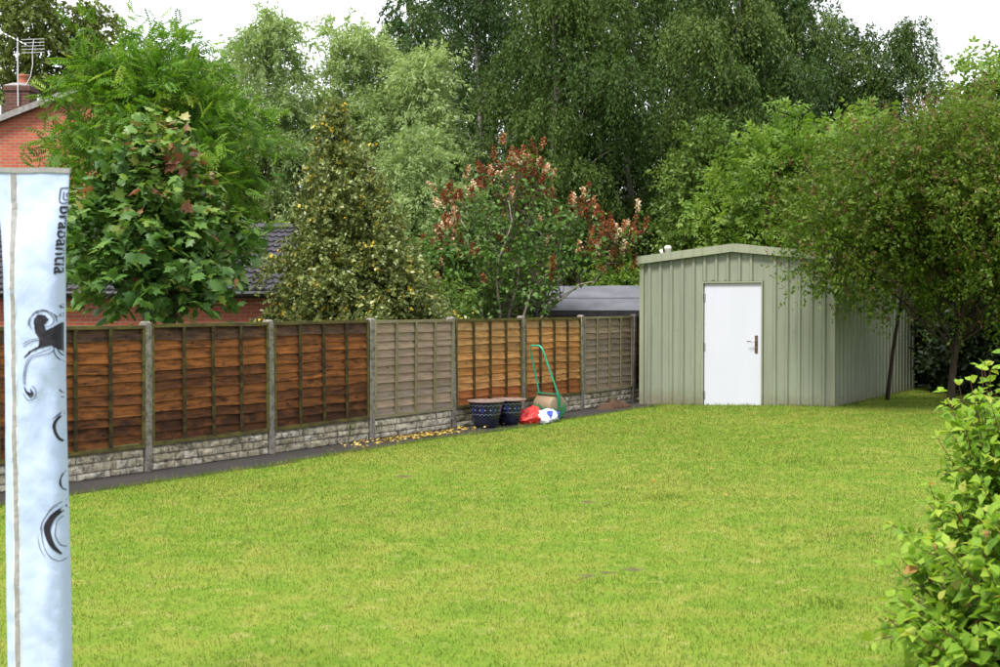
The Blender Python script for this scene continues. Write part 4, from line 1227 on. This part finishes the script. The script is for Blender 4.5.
# undergrowth under the wood
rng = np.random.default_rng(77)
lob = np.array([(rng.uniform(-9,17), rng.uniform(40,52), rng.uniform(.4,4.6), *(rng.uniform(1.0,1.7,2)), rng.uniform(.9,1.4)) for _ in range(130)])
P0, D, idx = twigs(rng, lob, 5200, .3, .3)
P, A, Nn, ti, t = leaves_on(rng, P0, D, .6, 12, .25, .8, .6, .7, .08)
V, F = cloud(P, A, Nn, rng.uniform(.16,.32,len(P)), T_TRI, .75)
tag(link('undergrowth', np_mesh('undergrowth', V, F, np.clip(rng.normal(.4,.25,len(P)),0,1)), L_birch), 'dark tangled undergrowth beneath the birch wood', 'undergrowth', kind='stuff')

# ---- willows
def willow(base, H, Rm, seed, lab, n_tw=2500, low=.08, S=.125, k=32, lm=None):
    rng = np.random.default_rng(seed)
    prof = lambda h: Rm*(.55+.6*math.sin(math.pi*min(1, h*.80+.18)))*(1-.45*h**4)
    lob = env_lobes(rng, base, H*low, H*.95, prof, 36, Rm*.34, .5, .85)
    P0, D, idx = twigs(rng, lob, n_tw, .25, .5)
    P, A, Nn, ti, t = leaves_on(rng, P0, D + np.array([0,0,.35]), rng.uniform(.4,.9,n_tw), k, rng.uniform(.1,.7,n_tw), .8, .5, .8, .05, hang=.2)
    lt = rng.normal(0, .12, len(lob))
    tone = np.clip(.45+1.5*lt[idx][ti]+rng.normal(0,.13,len(P)), 0, 1); keep = P[:,2] > .1
    tr, li = skeleton(rng, base, (base[0], base[1], H*.9), .16, lob, .12, .25, .014, 46, 7, .05)
    grow('willow_tree', lab, 'tree', base, lm or L_willow, [(P[keep],A[keep],Nn[keep],rng.uniform(.7,1.3,keep.sum())*S,T_TRI,tone[keep],.46,'crown',None)], tr, li, m_bark, 'pale willows')
willow((-6.2,35,0), 9.5, 2.1, 3, 'pale grey-green willow beside the feathery-leaved tree')
willow((-4.0,36.5,0), 9.6, 1.9, 4, 'tall pale willow rising directly behind the holly top')
willow((-2.2,35,0), 8.7, 1.5, 5, 'pale willow next to the dark birch wood', 2200)
willow((-2.0,30.5,0), 5.9, 1.15, 6, 'small pale willow clump between holly and brown-flowered shrub', 1300, .05, .11)
willow((-8.4,38,0), 8.8, 1.9, 7, 'willow mostly hidden behind the feathery-leaved tree', 1700)

# ---- olive trees behind the house
def leafy(name, lab, cat, base, H, Rm, seed, lm, low=.2, n_l=40, rl=.34, n_tw=1500, k=14, S=.12, L=.45, droop=.15, T=T_DIA, wd=.6, upw=.7, group=None, pr=None, bk=None, r0=.12, sq=.8, top=None, keepf=None, parts2=None, hang=0, inner=.5, tone0=.45, tsd=.22):
    rng = np.random.default_rng(seed)
    prof = pr or (lambda h: Rm*(.5+.62*math.sin(math.pi*min(1, h*.82+.14)))*(1-.4*h**4))
    lob = env_lobes(rng, base, H*low, H*.95, prof, n_l, Rm*rl, inner, sq)
    P0, D, idx = twigs(rng, lob, n_tw, .3, .35)
    P, A, Nn, ti, t = leaves_on(rng, P0, D, L*rng.uniform(.6,1.3,n_tw), k, droop*rng.uniform(.4,1.5,n_tw), .8, upw, .7, .03, hang=hang)
    lt = rng.normal(0, .10, len(lob))
    tone = np.clip(tone0+lt[idx][ti]+rng.normal(0,tsd,len(P)), 0, 1); keep = P[:,2] > .12
    if base[0] < 2.6: keep &= (fence_v(P) < -.12) | (P[:,2] > 1.75)
    if keepf is not None: keep &= keepf(P)
    tr, li = skeleton(rng, base, top or (base[0], base[1], H*.88), r0, lob, .15, .25, .010, n_l, 7, .05)
    pl = [(P[keep],A[keep],Nn[keep],rng.uniform(.7,1.3,keep.sum())*S,T,tone[keep],wd,'crown',None)]
    if parts2: pl += parts2(rng, lob, P0, D, L)
    return grow(name, lab, cat, base, lm, pl, tr, li, bk or m_bark, group)
leafy('tall_tree', 'tall olive tree behind the chimney and aerial', 'tree', (-16.2,44,0), 14.5, 2.4, 61, L_conif, .15, 50, .33, 1900, 18, .17, .6, .5, hang=.4)
leafy('tall_tree', 'olive tree with edge against the sky, behind the house ridge', 'tree', (-14.2,45,0), 12.6, 1.5, 62, L_conif, .15, 44, .33, 1500, 18, .17, .6, .5, hang=.4)

# ---- feathery-leaved tree (pinnate leaves)
rw_pr = lambda h: 1.47*(.45+.72*math.sin(math.pi*min(1, h*.78+.16)))*(1-.5*h**4)
leafy('rowan_tree', 'bright green tree with feathery pinnate leaves before the brick house', 'tree', (-5.75,21.2,0), 6.2, 1.8, 71, L_rowan, .43, 40, .36, 1150, 5, .28, .5, .10, T_PIN, 1.0, 1.3, None, rw_pr, m_bark, .09, inner=.5, keepf=lambda P: P[:,0] > -7.35 - .25*np.sin(P[:,2]*5))

# ---- broad-leaved maple
def maple():
    rng = np.random.default_rng(81); base = (-4.22,17.3,0)
    prof = lambda h: 1.25*(.66+.48*math.sin(math.pi*min(1, h*.9+.1)))*(1-.90*h**1.7)
    lob = env_lobes(rng, (-4.66,17.3,0), 1.92, 4.0, prof, 34, .42, .5, .8)
    P0, D, idx = twigs(rng, lob, 850, .3, .45)
    P, A, Nn, ti, t = leaves_on(rng, P0, D, rng.uniform(.2,.45,850), 5, .10, 1.0, 1.4, .55, .03, hang=.45)
    top = np.clip((P[:,2]-2.6)/1.6, 0, 1)
    tone = np.clip(.36+rng.normal(0,.2,len(P)) + .24*top*(rng.random(len(P)) < .6) + .50*np.clip((P[:,0]+4.75)/.6,0,1)*top + .30*(rng.random(len(P)) < .04), 0, 1)
    keep = (P[:,2] > 1.62+.12*np.sin(P[:,0]*9))
    tr, li = skeleton(rng, base, (-4.55,17.3,3.7), .085, lob, .2, .3, .010, 34, 9, .04)
    grow('maple_tree', 'young maple with large lobed leaves close behind the fence', 'tree', base, L_maple,
         [(P[keep],A[keep],Nn[keep],rng.uniform(.11,.20,keep.sum())*(1.06-.25*top[keep]),T_MAP,tone[keep],1.0,'foliage',None)], tr, li, m_bark, sep=300)
maple()

# ---- holly
def holly():
    rng = np.random.default_rng(91); base = (-2.55,20,0)
    lob = []; a_ = 0
    for q in range(150):
        h = ((q+rng.random())/150)**1.25; rm = 1.58*(1-h)**.95*(.88+.14*math.sin(h*21)+.10*rng.random()) + .03
        a_ += 2.4+rng.normal(0,.3); r_ = rm*(.45+.55*rng.random()**.6); sz = (.40*(1-h)+.10)*rng.uniform(.8,1.15)
        lob.append((base[0]+r_*math.cos(a_)+.46*(1-h), base[1]+r_*math.sin(a_), .75+4.0*h, sz, sz, sz*.72))
    lob = np.vstack([np.array(lob), [(-2.53,20,4.62,.10,.10,.20), (-2.56,20,4.86,.05,.05,.14)]])
    lob = lob[fence_v(lob) < -.45]
    n = 9600; P0, D, idx = twigs(rng, lob, n, .2, .45)
    P, A, Nn, ti, t = leaves_on(rng, P0, D, rng.uniform(.10,.26,n), 11, .04, 1.0, .9, .7, .015)
    yl = rng.random(n) < .16
    tone = np.clip(.42+rng.normal(0,.2,len(P)), 0, .86) + np.where(yl[ti] & (rng.random(len(P)) < .45), .5, 0)
    tone = np.clip(tone, 0, 1); keep = (P[:,2] > .15) & (fence_v(P) < -.12)
    tr, li = skeleton(rng, base, (-2.55,20,4.7), .09, lob, .08, .12, .006, 95, 7, .02)
    grow('holly_tree', 'conical dark holly speckled with yellow leaves', 'tree', base, L_holly,
         [(P[keep],A[keep],Nn[keep],rng.uniform(.048,.084,keep.sum()),T_DIA,tone[keep],.7,'crown',None)], tr, li, m_bark_d)
holly()

# ---- shrub with brown dead flower heads
def brownhead():
    rng = np.random.default_rng(101); base = np.array((-.15,23.4,0))
    mb, tw = MB(), MB(); tips = []
    # several stems forking upward; limbs spread to the right over the felt roof
    stems = [((-.15,23.4,0),(.02,23.3,2.2),(.28,23.3,3.95)), ((-.1,23.45,0),(-.35,23.3,1.9),(-.62,23.2,3.3)), ((-.05,23.4,0),(.55,23.3,1.9),(1.15,23.3,3.0)), ((-.2,23.4,0),(-.6,23.1,1.6),(-.9,23.0,2.5)), ((0,23.4,0),(.9,23.2,1.75),(2.15,23.2,2.55)), ((-.1,23.4,0),(.3,23.8,2.2),(.55,24.0,3.6))]
    for s in stems:
        a, b_, c_ = [Vector(q) for q in s]
        pts = [a.lerp(b_, i/4) + Vector(rng.normal(0,.03,3)) for i in range(4)] + [b_.lerp(c_, i/5) + Vector(rng.normal(0,.05,3)) for i in range(6)]
        mb.tube(pts, [.034*(1-.75*i/9) for i in range(10)], 7)
        for i in range(3, 10):
            for j in range(6):
                d = Vector(rng.normal(0,1,3)); d.z = abs(d.z)*.8+.35; d.y *= .8; d.normalize(); L = rng.uniform(.4,1.0)*(1.1-.04*i)
                e = pts[i] + d*L; e.z = min(e.z, 4.55)
                pp = wob(rng, pts[i], e, 4, .09, .05); tw.tube(pp, [.008,.0065,.005,.0035,.0025], 5, False)
                tips.append((np.array(e), np.array(d)))
                for _ in range(2):
                    e2 = pp[3] + Vector(rng.normal(0,.17,3)) + Vector((0,0,.16)); tw.tube([pp[3], e2], [.005,.003], 4, False)
                    tips.append((np.array(e2), np.array((e2-pp[3]).normalized())))
    tips_p = np.array([q[0] for q in tips]); tips_d = np.array([q[1] for q in tips])
    # flower heads sit on outer/upper tips
    cx_ = np.array([.35, 23.3, 2.2]); out = (tips_p-cx_)/np.array([1.35,.9,1.9]); score = np.linalg.norm(out, axis=1)*np.where(out[:,2] > -.6, 1, .8)
    order = np.argsort(-score); fl = order[:250]
    n = len(fl); k = 54
    c0 = tips_p[fl]; d0 = norm(tips_d[fl]*.5 + np.array([0,0,.75]) + rng.normal(0,.15,(n,3)))
    t = rng.random((n,k)); rad = .066*(1-.75*t)
    PP = c0[:,None,:] + d0[:,None,:]*(t*.20)[:,:,None] + rng.normal(0,.55,(n,k,3))*rad[:,:,None]
    ht = np.clip(rng.beta(1.6,2.2,n), 0, 1); pale = rng.random(n) < .24; ht[pale] = rng.uniform(.95,1.3,pale.sum())
    tone = np.clip(ht[:,None]*.8 + rng.normal(0,.13,(n,k)), 0, 1).ravel()
    fp = (PP.reshape(-1,3), rng.normal(size=(n*k,3)), rng.normal(size=(n*k,3)), rng.uniform(.03,.058,n*k), T_DIA, tone, .75, 'dead_flower_heads', L_dead)
    # green leaves on all twigs
    P, A, Nn, ti, t = leaves_on(rng, tips_p - tips_d*.25, tips_d, .40, 9, .05, 1.0, .9, .6, .045, hang=.3)
    keep = rng.random(len(P)) < np.where(P[:,2] > 3.2, .6, np.clip(.3+.35*(P[:,2]-1.5), .25, .75))
    lf = (P[keep],A[keep],Nn[keep],rng.uniform(.06,.12,keep.sum()),T_OVA,np.clip(rng.normal(.45,.22,keep.sum()),0,1),.75,'foliage',None)
    kf = (fence_v(lf[0]) < -.12) | (lf[0][:,2] > 1.75); lf = tuple(q[kf] if isinstance(q, np.ndarray) and len(q) == len(kf) else q for q in lf)
    root = empty('flowering_shrub', tuple(base)); tag(root, 'tall open shrub with brown and cream dead flower heads', 'shrub')
    for q_, nm, mt in ((mb,'stems',m_bark_p),(tw,'twigs',m_bark)):
        q_.v = [tuple(np.array(v)-base) for v in q_.v]; q_.build(nm, mt, root, True)
    for (P,A,Nn,S,T,tn,wd,nm,mt) in (lf, fp):
        V, F = cloud(P-base, A, Nn, S, T, wd); link(nm, np_mesh(nm, V, F, np.repeat(tn, len(T[1]))), mt or L_lilac, root)
brownhead()

# ---- garden border bushes behind the fence
def pinkflowers(rng, lob, P0, D, L):
    sel = rng.choice(len(P0), 46, replace=False); n = 46; k = 10
    c = P0[sel] + D[sel]*.25
    P = (c[:,None,:] + rng.normal(0,.03,(n,k,3))).reshape(-1,3)
    return [(P, rng.normal(size=P.shape), rng.normal(size=P.shape)+np.array([0,-.5,.8]), .05, T_DIA, np.repeat(rng.random(n), k), .8, 'flowers', leafmat('pink_petal', [(0,(.55,.12,.30)), (.7,(.62,.25,.42)), (.75,(.62,.55,.08)), (1,(.6,.5,.1))], .6, .2, .3))]
leafy('flowering_bush', 'low leafy bush with pink and yellow flowers peeping over the fence', 'bush', (-.95,21.3,0), 2.0, .75, 111, L_mid, .1, 22, .4, 620, 14, .085, .3, .08, parts2=pinkflowers, r0=.03)
leafy('leafy_bush', 'dense green bush filling the space beneath the brown-flowered shrub', 'bush', (.1,24.9,0), 2.55, .95, 112, L_mid, .08, 24, .4, 800, 14, .10, .35, .1, r0=.03)
leafy('leafy_bush', 'dark green bush beside the holly foot', 'bush', (-1.25,22.8,0), 2.9, .9, 113, L_lilac, .08, 24, .4, 800, 14, .10, .35, .1, r0=.03)
leafy('leafy_bush', 'light green bush top just above the felt roof ridge', 'bush', (2.4,28.9,0), 2.75, .8, 114, L_elder, .1, 20, .4, 600, 12, .11, .35, .1, r0=.03)

# ---- behind the metal shed
leafy('elder_tree', 'light yellow-green elder rising behind the shed ridge', 'tree', (6.5,29.2,0), 5.9, 1.75, 121, L_elder, .15, 40, .34, 900, 8, .29, .6, .2, T_SPR, 1.0, 1.1, r0=.07, inner=.5)
leafy('young_birch', 'conical mid green young birch left of the elder', 'tree', (4.9,31,0), 6.1, 1.5, 122, L_mid, .1, 44, .36, 1800, 16, .11, .5, .15, pr=lambda h: 1.7*(1-h)**.7+.1, r0=.06)
leafy('elder_tree', 'light green elder with pointed shoots above the red-tinged tree', 'tree', (7.7,27.6,0), 5.6, 1.2, 123, L_elder, .2, 34, .36, 620, 8, .27, .6, .1, T_SPR, 1.0, 1.0, r0=.06)
leafy('ash_tree', 'bright yellow-green tree at the garden edge above the red-tinged tree', 'tree', (10.2,26,0), 6.75, 1.75, 124, L_elder, .3, 40, .34, 760, 8, .29, .55, .15, T_SPR, 1.0, 1.1, r0=.09)
leafy('leafy_tree', 'loose green tree behind the red-tinged tree top', 'tree', (8.6,25.4,0), 5.6, 1.3, 125, L_right, .2, 40, .36, 1500, 14, .10, .5, .1, r0=.06, keepf=shed_keep)

# ---- small red-tinged tree in front of the shed side
def redtree():
    rng = np.random.default_rng(131); base = (7.15,20.6,gz(7.15,20.6)-.02)
    lob = []
    while len(lob) < 130:
        d = norm(rng.normal(size=(1,3)))[0]; r_ = rng.random()**.42
        p = np.array([7.25,20.1,3.25]) + d*np.array([2.85,1.75,1.70])*r_*.93
        left = (7.25-p[0])/2.85
        if p[2] < 2.0 + .25*max(0, -left) + .1*rng.random(): continue
        if left > .55 and (p[2] < 1.95 or p[2] > 4.2): continue
        q = rng.uniform(.34,.58); lob.append((*p, q*1.15, q, q*.8))
    for p in ((6.6,21.0,2.0),(6.1,20.6,1.95),(5.6,20.4,2.05),(7.0,21.2,1.75),(7.6,20.5,1.8),(8.2,20.4,1.85),(5.15,20.3,2.2),(7.9,20.2,1.55),(8.5,20.1,1.45),(7.3,20.2,1.75),(9.0,20.3,1.5),(4.85,20.2,2.5),(4.75,20.3,3.0),(4.8,20.2,2.2),(5.0,20.3,2.75),(5.3,20.3,2.5),(5.5,20.2,2.8),(5.9,20.2,2.3)): lob.append((*p,.36,.32,.26))
    lob = np.array(lob)
    n = 7600; P0, D, idx = twigs(rng, lob, n, .3, .2)
    P, A, Nn, ti, t = leaves_on(rng, P0, D, rng.uniform(.2,.5,n), 12, rng.uniform(0,.22,n), 1.0, .9, .7, .02, hang=.15)
    lt = rng.normal(0,.10,len(lob)); tone = np.clip(.45+lt[idx][ti]+rng.normal(0,.2,len(P)), 0, .96)
    keep = shed_keep(P)
    sel = rng.choice(n, 2700, replace=False)
    c = P0[sel] + norm(D[sel]+np.array([0,0,.4]))*rng.uniform(.2,.5,(len(sel),1)); k = 9
    dd = norm(D[sel]*.5+np.array([0,0,.8])); tt = rng.random((len(sel),k))
    Q = (c[:,None,:] + dd[:,None,:]*(tt*.14)[:,:,None] + rng.normal(0,.012,(len(sel),k,3))).reshape(-1,3); kq = shed_keep(Q)
    tr, li = skeleton(rng, base, (7.3,20.3,4.2), .066, lob, .22, .3, .009, 127, 8, .05)
    # low fork
    tr.tube([(7.17,20.6,1.0),(7.35,20.55,1.5),(7.75,20.5,2.1),(8.1,20.5,2.7)], [.06,.05,.04,.03], 7)
    m = norm(rng.normal(size=Q.shape))
    grow('red_tinged_tree', 'small spreading tree with fine leaves and reddish seed spikes beside the shed', 'tree', base, L_right,
         [(P[keep],A[keep],Nn[keep],rng.uniform(.05,.09,keep.sum()),T_DIA,tone[keep],.6,'crown',None),
          (Q[kq],m[kq],norm(rng.normal(size=Q.shape))[kq],rng.uniform(.022,.045,kq.sum()),T_DIA,rng.random(kq.sum()),.6,'seed_spikes',L_redbit)], tr, li, m_bark_d)
    # thin leaning stem in front of the side wall
    s = MB(); g = gz(6.78,22.7)-.03
    s.tube([(6.77,22.7,g),(6.80,22.66,.5),(6.84,22.6,1.0),(6.90,22.5,1.6),(6.93,22.3,2.2)], [.042,.036,.033,.03,.02], 8)
    s.tube([(6.90,22.5,1.6),(7.1,22.2,2.1)], [.02,.012], 6)
    rt = empty('leaning_stem', (6.77,22.7,g)); tag(rt, 'thin dark leaning stem before the shed side wall', 'tree stem')
    s.v = [tuple(np.array(v)-np.array((6.77,22.7,g))) for v in s.v]; s.build('stem', m_bark_d, rt, True)
redtree()

# ---- dark hedge at the back right
rng = np.random.default_rng(141)
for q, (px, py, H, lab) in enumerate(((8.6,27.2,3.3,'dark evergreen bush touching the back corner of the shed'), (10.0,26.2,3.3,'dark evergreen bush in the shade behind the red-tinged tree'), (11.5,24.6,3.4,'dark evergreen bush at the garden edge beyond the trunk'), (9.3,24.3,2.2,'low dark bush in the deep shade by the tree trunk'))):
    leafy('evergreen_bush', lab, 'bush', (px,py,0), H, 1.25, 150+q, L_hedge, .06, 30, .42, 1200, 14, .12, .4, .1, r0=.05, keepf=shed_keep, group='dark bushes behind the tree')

# ---- foreground shrubs at the right
def shrub(base, Rx, Ry, H, seed, lab, nst=70, S=(.045,.085), sep=300, nk=9, lean=(0,0), k1=.0):
    rng = np.random.default_rng(seed); tw = MB(); Ps, As, Ns, ts = [], [], [], []
    b = Vector(base)
    for i in range(nst):
        a = rng.uniform(0, 2*math.pi); q = rng.random()**.5
        # stem end on a dome
        ph = rng.uniform(.04, 1.0)
        e = Vector((b.x+lean[0] + Rx*math.cos(a)*math.cos(ph*math.pi/2)*(.75+.3*rng.random()), b.y+lean[1] + Ry*math.sin(a)*math.cos(ph*math.pi/2)*(.75+.3*rng.random()), b.z + H*(.18+.82*math.sin(ph*math.pi/2))*(.85+.2*rng.random())))
        s = b + Vector((rng.normal(0,.10), rng.normal(0,.10), 0)); 
        md_ = s.lerp(e, .5) + Vector((rng.normal(0,.04), rng.normal(0,.04), -.06+.14*rng.random()))
        pts = []
        for j in range(9):
            t = j/8; pts.append(s*(1-t)**2 + md_*2*t*(1-t) + e*t*t)
        tw.tube(pts, [.0075*(1-.7*j/8) for j in range(9)], 5, False)
        stems = [pts]
        for _ in range(3):
            j0 = rng.integers(3, 7); d = (pts[j0+1]-pts[j0]).normalized() + Vector(rng.normal(0,.55,3)) + Vector((0,0,.25))
            L = rng.uniform(.14,.30); sp = [pts[j0] + d.normalized()*L*(u_/4) + Vector((0,0,-.02*(u_/4)**2)) for u_ in range(5)]
            tw.tube(sp, [.0035,.003,.0025,.002,.0015], 4, False); stems.append(sp)
        for sp in stems:
            n = len(sp); cnt = nk if n > 5 else 6
            for u_ in range(cnt):
                t = (.42 if n > 5 else .15) + (.58 if n > 5 else .85)*u_/(cnt-1); f = t*(n-1); j = min(n-2, int(f)); p = sp[j].lerp(sp[j+1], f-j); tan = (sp[j+1]-sp[j]).normalized()
                sdv = tan.cross(Vector((0,0,1))); sdv = sdv.normalized() if sdv.length > .1 else Vector((1,0,0))
                if u_ % 2: sdv = tan.cross(sdv)
                for sg in ((-1, 1) if u_ < cnt-1 else (1, -1, .3)):
                    A = sdv*sg*.9 + tan*.55 + Vector(rng.normal(0,.25,3)) - Vector((0,0,.12))
                    Ps.append(p + A.normalized()*.008); As.append(A); Ns.append(Vector((0,-.15,1)) + Vector(rng.normal(0,.42,3))); ts.append(t)
    P, A, Nn, t = np.array(Ps), np.array(As), np.array(Ns), np.array(ts)
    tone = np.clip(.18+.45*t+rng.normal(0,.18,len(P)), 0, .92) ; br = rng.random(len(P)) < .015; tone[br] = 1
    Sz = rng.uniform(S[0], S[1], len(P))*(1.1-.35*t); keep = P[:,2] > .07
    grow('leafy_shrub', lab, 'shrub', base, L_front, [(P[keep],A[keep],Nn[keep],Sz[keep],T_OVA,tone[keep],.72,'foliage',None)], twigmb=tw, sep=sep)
shrub((2.42,5.75,gz(2.42,5.75)), .82, .64, .93, 161, 'bright leafy shrub in front with arching dark stems low to the lawn', 105, (.055,.108))
shrub((3.16,7.9,gz(3.16,7.9)), .76, .66, 1.44, 162, 'taller bright leafy shrub behind the front shrub', 95, (.06,.112))
shrub((3.4,6.7,gz(3.4,6.7)), .7, .6, 1.0, 163, 'leafy shrub squeezed between the two brighter shrubs', 55, (.055,.105), 120)

# bare soil under the shrubs
mb = MB(); n = 40
mb.v.append((2.75, 6.35, gz(2.75,6.35)+.02))
for ring in (.5, 1):
    for k in range(n):
        a = 2*math.pi*k/n; r_ = ring*(1+.10*mnoise.noise((math.cos(a)*2, math.sin(a)*2, 5)))
        x, y = 2.75+.72*r_*math.cos(a)+.25*r_*math.sin(a), 6.45+1.9*r_*math.sin(a); mb.v.append((x, y, gz(x,y)+(.018 if ring < 1 else -.01)))
for k in range(n):
    k2 = (k+1) % n; mb.f += [(0, 1+k, 1+k2), (1+k, 1+n+k, 1+n+k2, 1+k2)]
tag(mb.build('soil_bed', m_earth, None, True), kind='structure')

# ------------------------------------------------------------------ fallen leaves
rng = np.random.default_rng(171)
L_fall = leafmat('fallen_yellow_leaf', [(0, (.16,.09,.03)), (.4, (.34,.22,.04)), (.8, (.48,.35,.07)), (1, (.55,.46,.22))], .6, .3, .15)
n = 420
u = np.concatenate([rng.normal(4.55, .75, n), rng.uniform(3, 8.2, 40)]); v = np.concatenate([.10+.5*rng.beta(1.6,1.8,n), rng.uniform(.1,.62,40)])
P = np.array([tuple(W(a, b, .016)) for a, b in zip(u, v)]); P[:,2] += np.where(v > .52, .035, 0) + rng.uniform(0,.008,len(P))
A = rng.normal(size=P.shape); A[:,2] *= .15; Nn = rng.normal(0,.35,P.shape)+np.array([0,0,1])
V, F = cloud(P, A, Nn, rng.uniform(.03,.062,len(P)), T_OVA, .85)
tag(link('fallen_leaves', np_mesh('fallen_leaves', V, F, np.repeat(rng.random(len(P)), 6)), L_fall), 'scattered fallen yellow leaves on the dark path', 'leaves', kind='stuff')
# a few dry leaves on the lawn
n = 38; x = rng.uniform(-3, 3.2, n); y = rng.uniform(7, 16, n); k_ = x > -.25*y + .2; x, y = x[k_], y[k_]
P = np.array([(a, b, gz(a, b)+.045) for a, b in zip(x, y)]); A = rng.normal(size=P.shape); A[:,2] *= .2; Nn = rng.normal(0,.4,P.shape)+np.array([0,0,1])
V, F = cloud(P, A, Nn, rng.uniform(.03,.06,len(P)), T_OVA, .6)
tag(link('dry_leaves', np_mesh('dry_leaves', V, F, np.repeat(rng.random(len(P))*.4, 6)), L_fall), 'few dry brown leaves lying on the lawn', 'leaves', kind='stuff')
